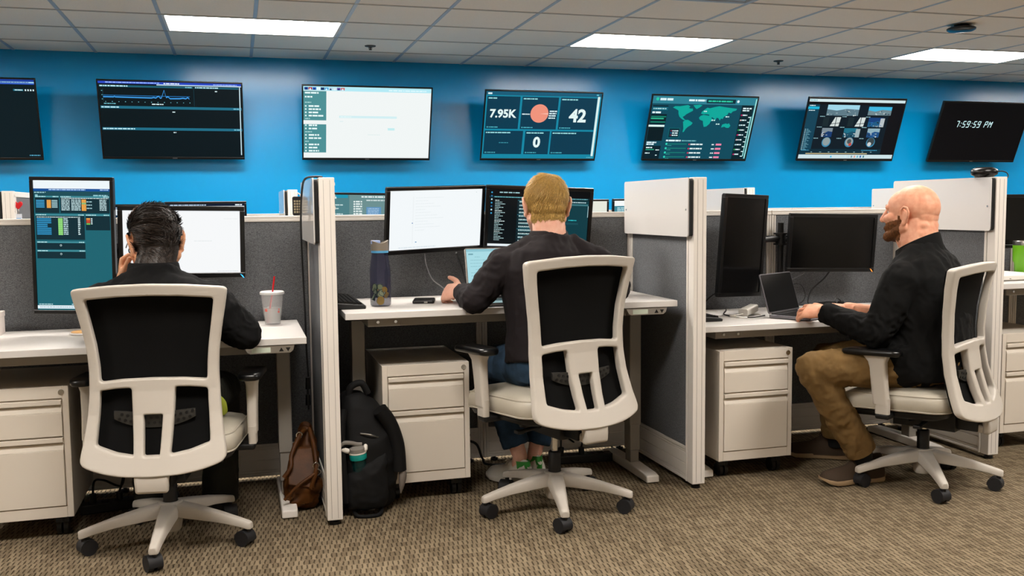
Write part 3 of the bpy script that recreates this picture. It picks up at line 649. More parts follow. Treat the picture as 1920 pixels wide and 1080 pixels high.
# ------------------------------------------------------------------ desk monitors
def d_port1(s):
    s.rect(0, 0, 1, 1, '#1c6471', 0); s.rect(0, 0, 1, .062, '#eef6fa'); s.rect(0, .062, 1, .082, '#14509a'); s.words(.2, .68, .066, .008, '#b9d8f5', 2); s.words(.87, .98, .067, .007, '#b9d8f5', 2)
    s.rect(0, .082, 1, .135, '#1a4d57'); s.words(.01, .14, .088, .008, '#9fd0d6', 2); s.disc(.155, .09, .005, '#dff', 2); s.words(.78, .97, .108, .01, '#8fc6cf', 2); s.words(.02, .06, .108, .01, '#8fc6cf', 2)
    D = '#0d2d36'; T = '#3f8c98'
    def pan(u0, v0, u1, v1): s.rect(u0, v0, u1, v1, D, 1); s.rect(u0, v0, u1, v0+.012, T, 2); s.words(u0+.008, u0+.14, v0+.002, .007, '#b9e3e6', 3); s.words(u1-.08, u1-.006, v0+.002, .007, '#b9e3e6', 3)
    pan(.015, .118, .33, .25); pan(.345, .118, .99, .25); pan(.015, .258, .655, .455); pan(.67, .258, .99, .38); pan(.02, .468, .655, .53); pan(.02, .535, .655, .6)
    for i in range(5):
        v = .15+.0125*i; s.rect(.03, v, .14, v+.008, '#3f9fd0', 3); s.rect(.17, v-.001, .225, v+.011, '#e9a24a', 3); s.rect(.235, v, .31, v+.008, '#9fc6cc', 3)
    for i in range(7):
        v = .145+.0125*i; s.words(.36, .47, v, .008, '#b9d6da', 3); s.words(.49, .615, v, .008, '#b9d6da', 3); s.rect(.625, v-.001, .685, v+.011, '#e9a24a' if i != 2 else '#8fc07a', 3)
        if i % 2: s.words(.69, .76, v, .008, '#9fc6cc', 3)
        s.words(.86, .95, v, .008, '#b9d6da', 3)
    s.words(.36, .98, .132, .006, '#cfe6e8', 3)
    for i in range(9):
        v = .29+.0145*i; s.rect(.03, v, .22-.05*(i in (3, 4)), v+.01, '#2f8fc0', 3); s.rect(.31, v-.001, .37, v+.0125, '#8fd97a', 3); s.words(.38, .44, v, .009, '#b9d6da', 3); s.words(.57, .6, v, .009, '#cfe6e8', 3)
    s.words(.03, .6, .278, .006, '#cfe6e8', 3)
    for i, c in enumerate(('#e9a24a', '#d8542f', '#c9482f', '#6fbf5a')): s.rect(.68, .287+.013*i, .73, .298+.013*i, c, 3); s.words(.74, .76, .287+.013*i, .008, '#cfe6e8', 3)
    for v in (.498, .565): s.disc(.335, v, .013, '#cfe6e8', 3); s.disc(.335, v, .008, D, 4)
    s.rect(0, .965, 1, .99, '#e6f3f8', 2); s.words(.02, .2, .952, .008, '#a9d2d8', 3); s.words(.45, .98, .952, .008, '#a9d2d8', 3); s.words(.03, .9, .974, .007, '#9fb9c9', 3)
def d_white(s):
    s.rect(0, 0, 1, 1, '#f6f8f9', 0); s.rect(0, 0, 1, .012, '#e9eef2', 1)
    for u0, u1, v, c in ((.03, .08, .27, '#9fcfdc'), (.6, .76, .48, '#e6eaec'), (.86, .98, .12, '#eceff0')): s.words(u0, u1, v, .012, c, 1)
    for i in range(6): s.rect(.08+.06*i, .965, .095+.06*i, .985, '#dfe4ea', 1)
    s.words(.8, .98, .97, .01, '#d3d9de', 1)
def d_white2(s):
    s.rect(0, 0, 1, 1, '#f3f8fa', 0); s.rect(.24, .1, .25, .9, '#edf2f4', 1)
    for i in range(12): s.words(.27, .27+.3*(1-(i*5 % 7)/9), .12+.05*i, .012, '#eaf0f2', 1)
    s.rect(.235, .545, .245, .56, '#2f6fb0', 1); s.rect(.275, .87, .29, .885, '#4f8fc0', 1); s.words(.1, .5, .955, .02, '#e0e9ee', 1); s.rect(.93, .05, .94, .06, '#c9d6da', 1)
def d_dark2(s):
    s.rect(0, 0, 1, 1, '#0a1113', 0); s.rect(.03, .0, 1, .12, '#060a0c', 1); s.words(.1, .3, .045, .02, '#9fc9cf', 2, .5); s.rect(.0, .12, 1, .15, '#0f3038', 1); s.words(.05, .55, .128, .014, '#6fb6c0', 2); s.words(.75, .98, .128, .014, '#6fb6c0', 2)
    for i in range(7): s.disc(.025, .06+.06*i, .008, ('#39a0d0', '#2f6fa0', '#c9e6ea')[i % 3], 2)
    for i in range(24): s.words(.06, .1+.06*((i*7) % 5)/4, .19+.03*i, .012, '#a9c9cc' if i % 6 else '#e0f2f2', 2)
    s.rect(.28, .16, .58, .95, '#0d2228', 1)
    for i in range(12):
        v = .18+.062*i; s.rect(.285, v, .575, v+.014 if i % 4 == 0 else v+.001, '#2a6470', 2); s.words(.3, .5, v+.018, .012, '#d6ecec', 3); s.words(.3, .52, v+.036, .01, '#7fb0b6', 3); s.words(.535, .57, v+.018, .01, '#a9cdd0', 3)
    s.rect(.59, .16, .995, .95, '#0e3b44', 1); s.rect(.59, .22, .99, .25, '#3d747c', 2); s.words(.7, .97, .185, .014, '#c9e6ea', 3); s.rect(.73, .55, .9, .585, '#1a4a54', 2); s.words(.8, .88, .5, .016, '#2fc0c9', 3); s.words(.66, .76, .5, .014, '#9fc9cf', 3)
    s.rect(.582, .3, .586, .7, '#b9dcdf', 3); s.rect(.988, .25, .993, .45, '#b9dcdf', 3); s.rect(0, .955, 1, .995, '#eaf4f8', 3)
def mk_arm(px, py, pz):
    """arm from the back of the display to the pole at world px,py,pz"""
    def f(t):
        M = t.matrix_basis.inverted(); q = M @ V(px, py, pz)
        a = MB().box(-.05, .05, .045, .056, -.05, .05).box(-.02, .02, .05, .085, -.02, .02)
        e = V(0, .075, 0); d = (q-e); L = d.length
        if L > .05: a.cyl(e, q-d.normalized()*.02, .014, n=10)
        obj('mount_arm', a, M_black, t, bevel=.002)
    return f
def led(t, x, z, col):
    obj('power_light', MB().prism([(x-.014, z+.012), (x-.004, z+.006), (x+.004, z-.006), (x-.002, z-.004)], -.0068, -.0062, lambda a, b, d: (a, d, b)), mat('power_light', col, .4, emit=(srgb(col), 2.0)), t)
def monitor(label, loc, ypr, draw, W_=.49, H_=.294, bez=.016, chin=.02, pole=None, group='desk monitors', depth=.045):
    y, p, r = [math.radians(a) for a in ypr]
    return display('monitor', label, 'monitor', W_, H_, loc, (p, r, y), draw, bez=bez, chin=chin, depth=depth, group=group, arm=mk_arm(*pole) if pole else None)
def pole_mount(label, x, y, z0, z1, zc):
    t = thing('monitor_pole', label, 'monitor pole', (x, y, z0), 0, 'black monitor poles')
    obj('base_clamp', MB().box(-.045, .045, -.05, .012, 0, .008).box(-.03, .03, .002, .012, -.05, .002).box(-.03, .03, -.05, .012, -.052, -.044), M_black, t, bevel=.002)
    obj('pole', MB().cyl((0, -.006, .008), (0, -.006, z1-z0), .0155, n=20), M_black, t, smooth=40)
    obj('collar', MB().cyl((0, -.006, zc-z0-.035), (0, -.006, zc-z0-.028), .036, n=24).cyl((0, -.006, zc-z0-.03), (0, -.006, zc-z0+.02), .026, n=24).cyl((0, -.006, zc-z0+.018), (0, -.006, zc-z0+.026), .036, n=24).box(-.075, .075, -.018, .006, zc-z0-.02, zc-z0+.012), M_black, t, smooth=40)
    return t
def clampscale(p, k): return (p[0]*k, p[1]*k, 1.22+(p[2]-1.22)*k)
pole_mount('black monitor pole between the upright teal monitor and the white screen', -.50, 4.275, .731, 1.15, 1.06)
pole_mount('black monitor pole hidden behind the pair of screens of the blond man', 1.085, 4.28, .815, 1.3, 1.16)
pole_mount('black monitor pole with a round collar between the two dark monitors', 2.66, 4.275, .694, 1.127, 1.05)
monitor('upright monitor with a teal dashboard beside the dark-haired man', (-.62, 4.075, 1.085), (-14.9, .8, 1.1), d_port1, .325, .54, .014, .016, (-.50, 4.269, 1.06))
m = monitor('wide monitor with a blank white page behind the dark-haired man', (-.215, 4.1, 1.091), (-.5, 0, 1.0), d_white, .49, .294, .019, .021, (-.50, 4.269, 1.05)); led(m, .238, -.143, '#2f9ad8')
monitor('wide monitor with a white page left of the blond man', clampscale((.862, 4.197, 1.168), .975), (17.4, 9, -1.4), d_white2, .4875, .2925, .016, .02, (1.085, 4.274, 1.17))
monitor('wide monitor with a dark mail page behind the blond head', clampscale((1.344, 4.2, 1.164), .975), (-9.7, 10, 2.4), d_dark2, .4875, .2925, .016, .016, (1.085, 4.274, 1.15))
monitor('dark upright monitor left of the black laptop', clampscale((2.365, 4.128, 1.021), .985), (16.9, 3.1, 2.0), None, .2955, .4925, .018, .02, (2.66, 4.269, 1.05))
m = monitor('dark wide monitor left of the bald man', clampscale((2.938, 4.231, 1.02), .985), (-2.8, 3.6, 1.5), None, .4925, .2955, .018, .02, (2.66, 4.269, 1.045)); led(m, .236, -.141, '#d87a2f')
pole_mount('black monitor pole at the right edge behind the green tumbler', 3.9, 4.275, .83, 1.25, 1.1)
m = monitor('black monitor cut by the right frame edge above the green tumbler', (4.06, 4.1, 1.118), (-6, 0, 0), None, .49, .285, .018, .02, (3.9, 4.269, 1.1), depth=.06)
# rear row monitors that show above the nearer partition
def d_rear(sd, bg, pg):
    def f(s):
        s.rng = random.Random(sd); s.rect(0, 0, 1, 1, bg, 0); s.rect(0, 0, .46, .08, '#1e93b0'); s.rect(.02, .05, .3, .1, '#cfeef2', 2); s.rect(.48, 0, 1, 1, pg, 1); s.words(.65, .99, .03, .035, '#e6f2f2', 3)
        for i in range(14):
            s.words(.1, .15+.3*((i*7) % 5)/5, .15+.045*i, .028, '#c2dcdc', 3); s.disc(.55, .17+.06*i, .012, '#e9f2f0', 3); s.words(.57, .66, .15+.06*i, .035, '#e3eeec', 3)
        s.rect(.72, .3, .93, .6, '#5f93bd', 2); s.words(.72, .98, .12, .03, '#cfdede', 3)
        for i in range(6): s.words(.74, .9, .33+.04*i, .02, '#a9c6e0', 3)
    return f
def d_pale(s): s.rect(0, 0, 1, 1, '#e6e9dd', 0)
def d_pale2(s): s.rect(0, 0, 1, 1, '#3f8798', 0); s.rect(0, 0, 1, .14, '#f6fafa', 1); [s.words(.05, .3+.1*(i % 3), .18+.05*i, .03, '#bfe0e6', 2) for i in range(9)]
def d_navy(s): s.rect(0, 0, 1, 1, '#0d3350', 0); s.rect(0, 0, 1, .06, '#0a1a30', 1); s.words(.04, .5, .02, .025, '#b9d0e6', 2); s.words(.88, .97, .015, .03, '#e6f0f6', 2); s.rect(0, .06, 1, .2, '#e6eef2', 1); s.words(.02, .2, .3, .03, '#4fb0c9', 2)
RY = 6.42
for lab, x, zt, dr, yw in (('rear row monitor with a chat page, left of the white screen of the blond man', .735, 1.327, d_rear(3, '#4f8086', '#6b8f90'), 0), ('rear row monitor with a pale blank page right of the blond man', 2.33, 1.27, d_pale, -3), ('rear row monitor with a teal page at the whiteboard right of the blond man', 2.86, 1.272, d_pale2, 2),
                           ('rear row monitor whose top edge shows over the white screen of the dark-haired man', -.185, 1.276, d_navy, 0), ('rear row monitor whose top edge shows between the teal monitor and the dark hair', -.70, 1.262, d_navy, 3)):
    monitor(lab, (x, RY, zt-.15), (yw, 4, 1 if x > .5 and x < 1 else 0), dr, .5, .30, .014, .018, (x, SPINE_Y+ROW2+.012, zt-.17), group='rear row monitors')
# ------------------------------------------------------------------ office chair (front is +y, origin on the floor under the column)
def interp(tab, x):
    for (a, b), (c, d) in zip(tab, tab[1:]):
        if x <= c: return b+(d-b)*max(0, (x-a))/(c-a)
    return tab[-1][1]
BACK_D = [(-.1, .30), (0, .262), (.06, .235), (.12, .210), (.2, .184), (.28, .170), (.36, .167), (.45, .172), (.55, .188), (.66, .214)]
def back_y(x, u): return -interp(BACK_D, u)+.035*(x/.25)**2
HALF = [(.0, .0), (.003, .09), (.01, .145), (.018, .182), (.028, .215), (.036, .232), (.05, .241), (.075, .239), (.113, .232), (.183, .223), (.253, .2175), (.345, .215), (.415, .219), (.493, .231), (.57, .246), (.615, .2545), (.627, .255), (.634, .248), (.637, .235)]
def smooth_half(tab, n=2): return tab
def curve_plate(outer, holes, thick, bev):
    cu = bpy.data.curves.new('plate', 'CURVE'); cu.dimensions = '2D'; cu.fill_mode = 'BOTH'; cu.extrude = thick/2-bev; cu.bevel_depth = bev; cu.bevel_resolution = 2; cu.offset = -bev
    for pts in [outer]+holes:
        sp = cu.splines.new('POLY'); sp.points.add(len(pts)-1); sp.use_cyclic_u = True
        for p, (a, b) in zip(sp.points, pts): p.co = (a, b, 0, 1)
    o = bpy.data.objects.new('plate', cu); me = bpy.data.meshes.new_from_object(o)
    bpy.data.objects.remove(o); bpy.data.curves.remove(cu)
    return me
def dense(pts, closed=True, step=.012):
    out = []; n = len(pts)
    for i in range(n if closed else n-1):
        a, b = pts[i], pts[(i+1) % n]; k = max(1, int(math.hypot(b[0]-a[0], b[1]-a[1])/step))
        out += [(a[0]+(b[0]-a[0])*j/k, a[1]+(b[1]-a[1])*j/k) for j in range(k)]
    return out
def round_poly(pts, r=.012, n=4):
    out = []; m = len(pts)
    for i in range(m):
        p, q, s = [Vector(pts[j % m]) for j in (i-1, i, i+1)]
        d1, d2 = (p-q), (s-q); k = min(r, d1.length*.45, d2.length*.45); a, b = q+d1.normalized()*k, q+d2.normalized()*k
        for j in range(n+1):
            t = j/n; w = a*(1-t)**2+q*2*t*(1-t)+b*t*t; out.append((w.x, w.y))
    return out
def bend_cut(me, levels, ybase, zbase):
    bm = bmesh.new(); bm.from_mesh(me)
    bmesh.ops.remove_doubles(bm, verts=bm.verts, dist=1e-5)
    for u in levels:
        bmesh.ops.bisect_plane(bm, geom=bm.verts[:]+bm.edges[:]+bm.faces[:], plane_co=(0, u, 0), plane_no=(0, 1, 0), dist=1e-5)
    for x in (-.2, -.15, -.1, -.05, 0, .05, .1, .15, .2):
        bmesh.ops.bisect_plane(bm, geom=bm.verts[:]+bm.edges[:]+bm.faces[:], plane_co=(x, 0, 0), plane_no=(1, 0, 0), dist=1e-5)
    for v in bm.verts:
        x, u, d = v.co; v.co = (x, back_y(x, u)-ybase+d, zbase+u)
    bm.to_mesh(me); bm.free(); return me
def build_chair():
    t = thing('office_chair', '', 'office chair', (0, 0, 0), 0, 'white office chairs with black mesh backs'); up = []
    Z0 = .322
    # back frame
    o = [(x, u) for u, x in HALF]; outer = [(x, u) for x, u in o]+[(.12, .648), (0, .652), (-.12, .648)]+[(-x, u) for x, u in o[::-1]][:-1]
    top = [(-.212, .598), (-.1, .608), (0, .611), (.1, .608), (.212, .598), (.2, .52), (.187, .44), (.18, .37), (.178, .312), (.1, .321), (0, .324), (-.1, .321), (-.178, .312), (-.18, .37), (-.187, .44), (-.2, .52)]
    lo = [(-.179, .282), (-.12, .29), (-.072, .292), (-.068, .2), (-.06, .068), (-.12, .078), (-.188, .1), (-.184, .17), (-.180, .24)]
    slot = [(-.032, .2), (.032, .2), (.026, .066), (-.026, .066)]
    me = curve_plate(round_poly(outer, .02, 3), [dense(round_poly(top, .012)), dense(round_poly(lo, .01)), dense(round_poly([(-a, b) for a, b in lo[::-1]], .01)), dense(round_poly(slot, .007))], .034, .007)
    lv = [-.02+.02*i for i in range(35)]
    bend_cut(me, lv, .014, Z0); f = obj('back_frame', me, M_chair, t, smooth=50); up.append(f)
    # stem behind the frame that drops and turns under the seat
    s = MB(); st = [(-.2655, .006, .058), (-.268, -.004, .057), (-.271, -.025, .055), (-.268, -.058, .054)]
    s.loft([[V(w, y-.017, Z0+z), V(w, y+.014, Z0+z), V(-w, y+.014, Z0+z), V(-w, y-.017, Z0+z)] for y, z, w in st])
    s.loft([[V(w, y, Z0+z0), V(w, y, Z0+z1), V(-w, y, Z0+z1), V(-w, y, Z0+z0)] for y, z0, z1, w in ((-.278, -.058, -.028, .05), (-.2, -.05, -.012, .05), (-.1, -.01, .02, .05))])
    up.append(obj('back_stem', s, M_chair, t, bevel=.012, seg=4, smooth=80))
    # mesh sheet on the front of the frame
    m = MB(); rows = []
    N, Mn = 14, 30
    for j in range(Mn+1):
        u = .035+.59*j/Mn; w = interp(HALF, u)-.014; rows.append([V(w*(2*i/N-1), back_y(w*(2*i/N-1), u)+.0105, Z0+u) for i in range(N+1)])
    fr = [[v+V(0, .004, 0) for v in r] for r in rows]
    m.loft([rows[j]+fr[j][::-1] for j in range(Mn+1)])
    up.append(obj('mesh_back', m, M_mesh, t, smooth=50))
    # lumbar pad with holes: dark band between frame and mesh
    l = MB(); R = []
    for i in range(21):
        a = (i/20-.5)*2; x = .135*a; h = .026-.012*abs(a)**3; zc = Z0+.178+.02*a*a; y = back_y(x, .18)+.0
        R.append([V(x, y-.004, zc-h), V(x, y-.006, zc), V(x, y-.004, zc+h), V(x, y+.004, zc+h), V(x, y+.004, zc-h)])
    l.loft(R); lp = obj('lumbar_support', l, mat('lumbar_grey', '#2a2926', .5), t, smooth=40); up.append(lp)
    d = MB()
    for a in range(-6, 7):
        for r in (-1, 1):
            x = .0195*a+.009*(r > 0); zc = Z0+.178+.02*(x/.135)**2+r*.009; y = back_y(x, .18)-.0065; d.cyl((x, y+.002, zc), (x, y-.0006, zc), .0055, n=10)
    obj('hole_pattern', d, M_black, lp)
    # seat cushion
    def outline(ins, z, yb=-.178, yf=.305, w=.26, drop=0):
        r = rrect(-w+ins, w-ins, yb+ins, yf-ins, .085-ins*.4, 8); out = []
        for a, b in r:
            k = max(0, (b-.08)/.2); out.append(V(a*(1-.02*max(0, -b/.2)), b, z-.028*k*k-drop*(a/w)**2))
        return out
    c = MB(); c.loft([outline(.03, .352), outline(.008, .358), outline(0, .372), outline(.0, .405), outline(.006, .424), outline(.022, .437), outline(.06, .445), outline(.12, .449), outline(.18, .45)])
    ce = obj('seat_cushion', c, M_vinyl, t, smooth=70); up.append(ce)
    p = MB()
    for z, ins in ((.4265, .0075), (.364, .003)):
        q = outline(ins, z); p.tube(q+[q[0]], .0036, 6, cap=False)
    obj('piping', p, M_vinyl, ce, smooth=60)
    sh = MB().loft([outline(.06, .318), outline(.02, .335), outline(.012, .3535)]); up.append(obj('seat_shell', sh, M_black, t, smooth=60))
    k = MB().box(-.085, .085, -.16, .1, .262, .335).box(-.06, .06, -.24, -.1, .272, .32).cyl((-.15, .02, .3), (.15, .02, .3), .014, n=12).cyl((.15, .02, .3), (.19, .02, .297), .011, .014, n=12).cyl((-.19, -.05, .29), (-.1, -.05, .3), .009, n=10).box(-.215, -.185, -.066, -.034, .283, .297)
    up.append(obj('tilt_mechanism', k, M_black, t, bevel=.01))
    # arms
    for s in (-1, 1):
        x = s*.295
        pad = MB()
        pts = rrect(x-.043, x+.043, -.015, .235, .035, 6)
        pad.loft([[V(a+(x-a)*i, b+(.11-b)*i*.4, z-.012*((b-.11)/.125)**2*(1 if b > .11 else .3)) for a, b in pts] for z, i in ((.594, .12), (.599, .02), (.608, 0), (.616, .05), (.62, .2))])
        a_ = obj('arm_rest', pad, M_blackg, t, smooth=60); up.append(a_)
        po = MB().loft([[V(x+a, .085+b+dy, z) for a, b in rrect(-w, w, -d, d, .012, 4)] for z, w, d, dy in ((.385, .0175, .033, -.02), (.49, .018, .034, -.008), (.562, .02, .037, .0), (.584, .024, .05, .005), (.596, .03, .06, .008))])
        obj('arm_post', po, M_chair, a_, smooth=50)
        obj('arm_sleeve', MB().loft([[V(x+a, .06+b, z) for a, b in rrect(-.0145, .0145, -.029, .029, .01, 4)] for z in (.345, .352, .41)]), M_chair, a_, smooth=40)
        br = MB().box(min(s*.08, x+s*.01), max(s*.08, x+s*.01), .03, .09, .322, .347); obj('arm_bracket', br, M_black, a_, bevel=.008)
    # column
    up.append(obj('gas_rod', MB().cyl((0, 0, .1), (0, 0, .27), .0135, n=20), M_chrome, t, smooth=40))
    obj('column', MB().lathe([(.024, .11), (.0255, .13), (.0255, .232), (.021, .238), (.014, .24)], n=24), M_black, t, smooth=40)
    # five-star base; each caster under its tip
    b = MB().lathe([(.03, .044), (.036, .052), (.042, .1), (.046, .145), (.04, .154), (.026, .156), (.026, .06)], n=28)
    cs = []
    for i in range(5):
        M = Matrix.Rotation(2*PI*i/5, 3, 'Z'); R = []
        for r, w, zt, th in ((.03, .034, .152, .05), (.1, .03, .140, .044), (.2, .0225, .119, .034), (.27, .0185, .101, .029), (.305, .0165, .091, .028), (.315, .012, .087, .024)):
            o = [(-w, zt-th), (-w*1.02, zt-th*.5), (-w*.82, zt-.004), (-w*.55, zt), (w*.55, zt), (w*.82, zt-.004), (w*1.02, zt-th*.5), (w, zt-th)]
            R.append([M @ V(a, -r, z) for a, z in o])
        b.loft(R); c0 = M @ V(0, -.298, 0)
        c = MB(); ang = 2*PI*i/5+[.6, -.2, .9, -1.1, .3][i]; Q = Matrix.Translation(c0) @ Matrix.Rotation(ang, 4, 'Z')
        pp = lambda x, y, z: Q @ V(x, y, z)
        for s in (-1, 1): c.cyl(pp(s*.006, .012, .0275), pp(s*.025, .012, .0275), .0275, n=22)
        R = []
        for j in range(11):
            a = PI*(-.1+1.15*j/10); R.append([pp(x, .012-math.cos(a)*rr, .0275+math.sin(a)*rr) for x, rr in ((-.0245, .0285), (-.0245, .0305), (.0245, .0305), (.0245, .0285))])
        c.loft(R); c.cyl(pp(0, 0, .045), pp(0, 0, .07), .009, n=10); cs.append(c)
    ba = obj('star_base', b, M_chair, t, bevel=.003, smooth=50)
    for c in cs: obj('caster', c, M_rubber, ba, smooth=40)
    return t
ch = build_chair(); ch.location = (-.268, 3.64, 0); ch.rotation_euler.z = math.radians(-8); ch['label'] = 'white office chair with a black mesh back under the dark-haired man, at the left'
UPPER = {'back_frame', 'back_stem', 'mesh_back', 'lumbar_support', 'seat_cushion', 'seat_shell', 'tilt_mechanism', 'arm_rest', 'gas_rod'}
c2 = dup(ch, (1.203, 3.572, 0), math.radians(16), 'white office chair with a black mesh back under the blond man, in the middle')
c3 = dup(ch, (2.847, 3.415, 0), math.radians(30), 'white office chair seen side on under the bald man')
for c, base, dz in ((ch, -7.4+8, 0), (c2, -12.4-15, .062), (c3, -23.9-30, 0)):
    for k in c.children:
        n = k.name.split('.')[0]
        if n in UPPER: k.location.z += dz
        if n == 'star_base': k.rotation_euler.z = math.radians(base)
# ------------------------------------------------------------------ people
def skin_mat(name, c, c2, sc=35):
    m = mat(name, c, .5, spec=.35, sss=.12, bump=(420, .12, .0006)); n, l, b = nodes(m); tc = n['Texture Coordinate']
    t = n.new('ShaderNodeTexNoise'); t.inputs['Scale'].default_value = sc; t.inputs['Detail'].default_value = 5
    r = n.new('ShaderNodeValToRGB'); r.color_ramp.elements[0].position = .36; r.color_ramp.elements[1].position = .66
    r.color_ramp.elements[0].color = (*srgb(c), 1); r.color_ramp.elements[1].color = (*srgb(c2), 1)
    l.new(tc.outputs['Object'], t.inputs['Vector']); l.new(t.outputs['Fac'], r.inputs['Fac']); l.new(r.outputs['Color'], b.inputs['Base Color']); return m
M_skin1 = skin_mat('warm_skin', '#cf9672', '#dba482'); M_skin2 = skin_mat('fair_skin', '#dda58f', '#e5b6a0'); M_skin3 = skin_mat('ruddy_skin', '#cf8f72', '#dba285')
M_knit1 = mat('black_shirt_cloth', '#0b0b0c', .9, spec=.2, bump=(500, .3, .001)); M_knit2 = mat('charcoal_jacket_cloth', '#1a1517', .85, spec=.25, bump=(600, .3, .001)); M_knit3 = mat('black_fleece_cloth', '#0b0b0b', .9, spec=.2, bump=(700, .3, .001))
M_denim = mat('blue_denim', '#26394c', .9, spec=.2, bump=(900, .4, .001), var=(14, .45)); M_khaki = mat('khaki_cotton', '#6d5532', .85, spec=.25, bump=(800, .25, .0008), var=(20, .12)); M_olive = mat('dark_olive_cotton', '#17170f', .9, bump=(700, .3, .001))
M_hair1 = mat('dark_brown_hair', '#241911', .45, spec=.5, var=(90, .5)); M_hair2 = mat('blond_hair', '#b3904f', .42, spec=.45, var=(160, .28)); M_beard = mat('ginger_brown_beard', '#6b4322', .6, spec=.3, var=(90, .35))
M_shoew = mat('white_leather', '#d9d4ca', .5); M_shoeb = mat('brown_suede', '#3a2c1f', .85, bump=(300, .3, .001)); M_sole = mat('tan_rubber', '#a08767', .7); M_green = mat('green_leather', '#2f8f32', .5); M_sock = mat('black_sock', '#0d0d0e', .95)

def fuse(name, mb, voxel, it=4, fac=.5):
    """joins overlapping shapes into one continuous skin"""
    o = bpy.data.objects.new('tmp', mb.mesh('tmp')); COL.objects.link(o)
    r = o.modifiers.new('r', 'REMESH'); r.mode = 'VOXEL'; r.voxel_size = voxel
    s = o.modifiers.new('s', 'SMOOTH'); s.factor = fac; s.iterations = it
    dg = bpy.context.evaluated_depsgraph_get(); dg.update(); me = bpy.data.meshes.new_from_object(o.evaluated_get(dg))
    old = o.data; bpy.data.objects.remove(o); bpy.data.meshes.remove(old); me.name = name; me.shade_smooth()
    return me
def folds(me, amp, freq, seed, stretch=(1, 1, 1), ridge=True, mask=None, axis=None):
    """cloth creases: pushes the surface along its normals"""
    n = len(me.vertices); co = [0.0]*n*3; no = [0.0]*n*3
    me.vertices.foreach_get('co', co); me.vertex_normals.foreach_get('vector', no)
    off = V(seed*3.1, seed*1.7, seed*2.3)
    for i in range(n):
        p = V(*co[3*i:3*i+3]); k = 1 if mask is None else mask(p)
        if k <= 0: continue
        q = V(p.x*stretch[0], p.y*stretch[1], p.z*stretch[2])*freq+off
        q += V(noise.noise(q*.5), noise.noise(q*.5+V(9, 2, 5)), noise.noise(q*.5+V(3, 7, 1)))*.8
        h = noise.noise(q); h = (.35-abs(h))*1.4 if ridge else h
        h += .35*noise.noise(q*2.3)
        for a in range(3): co[3*i+a] += no[3*i+a]*amp*k*h
    me.vertices.foreach_set('co', co); me.update()
def recentre(me, base):
    me.transform(Matrix.Translation(-Vector(base)))
    return me

class Head:
    def __init__(s, c, az, pitch=0, roll=0, k=1.06):
        """az: where the face looks, degrees clockwise from +y seen from above; pitch>0 looks down; roll>0 leans to the own left"""
        s.c = Vector(c); s.k = k
        s.M = Matrix.Rotation(-math.radians(az), 3, 'Z') @ Matrix.Rotation(-math.radians(pitch), 3, 'X') @ Matrix.Rotation(-math.radians(roll), 3, 'Y')
    def p(s, x, y, z): return s.c+s.M @ V(x, y, z)*s.k
    def inv(s, q): return s.M.transposed() @ (q-s.c)/s.k
    def add(s, mb, neck, rn=.056, chub=0):
        k, M = s.k, s.M
        E = lambda c, r, Q=None: mb.ell(s.p(*c), [a*k for a in r], M @ Q if Q else M, 24, 16)
        C = lambda a, ra, b, rb: mb.capsule(s.p(*a), ra*k, s.p(*b), rb*k)
        E((0, -.012, .022), (.077, .094, .088)); E((0, .03, .02), (.068, .068, .07)); E((0, -.05, -.01), (.062, .05, .062))
        E((0, .045, -.045), (.06+chub, .052, .07)); E((0, .052, -.088), (.044+chub, .044, .032))
        for q in (-1, 1):
            C((q*(.058+chub), .0, -.058), .02, (q*(.03+chub), .072, -.098), .02); C((q*.052, .06, -.022), .02, (q*.04, .078, -.028), .02)
            C((q*.012, .092, .016), .011, (q*.045, .08, .018), .011)
            # ear: plate, helix rim, lobe, tragus
            E((q*.08, -.008, -.018), (.008, .017, .028), Matrix.Rotation(q*.35, 3, 'Z'))
            rim = [V(.0805, .008, -.005), V(.084, .008, .012), V(.088, -.004, .0235), V(.0915, -.018, .02), V(.0925, -.025, .004), V(.089, -.022, -.016), V(.084, -.012, -.032)]
            for a, b in zip(rim, rim[1:]): C((q*a.x, a.y, a.z), .0052, (q*b.x, b.y, b.z), .0052)
            E((q*.082, -.004, -.041), (.0065, .01, .011)); C((q*.08, .008, -.014), .005, (q*.08, .007, -.022), .005)
        C((0, .097, .008), .0095, (0, .119, -.034), .0125); C((-.011, .105, -.036), .009, (.011, .105, -.036), .009)
        C((-.02, .092, -.064), .0085, (.02, .092, -.064), .0085); C((-.017, .09, -.075), .0085, (.017, .09, -.075), .0085); E((0, .085, -.103), (.022, .018, .016))
        nk = Vector(neck); mb.capsule(s.p(0, -.03, -.04), rn*k, nk, rn*k*1.05); mb.capsule(s.p(0, .0, -.07), rn*.85*k, nk+s.M @ V(0, .03, .02), rn*.9*k)
        if chub: mb.capsule(s.p(-.04, -.066, -.048), .024*k, s.p(.04, -.066, -.048), .024*k); mb.capsule(s.p(-.045, -.056, -.082), .03*k, s.p(.045, -.056, -.082), .03*k)
    def eyes(s, parent, base, col):
        for q in (-1, 1):
            o = obj('eye', MB().ell(s.p(q*.032, .0725, -.001)-base, [.0125*s.k]*3, s.M, 16, 10), mat('eye_white', '#d9d4cc', .2) if 'eye_white' not in MATS else MATS['eye_white'], parent, smooth=180)
            obj('iris', MB().cyl(s.p(q*.032, .084, -.001)-base, s.p(q*.032, .0857, -.001)-base, .0055*s.k, .0045*s.k, 16), mat('iris_'+col[1:], col, .2) if 'iris_'+col[1:] not in MATS else MATS['iris_'+col[1:]], o)

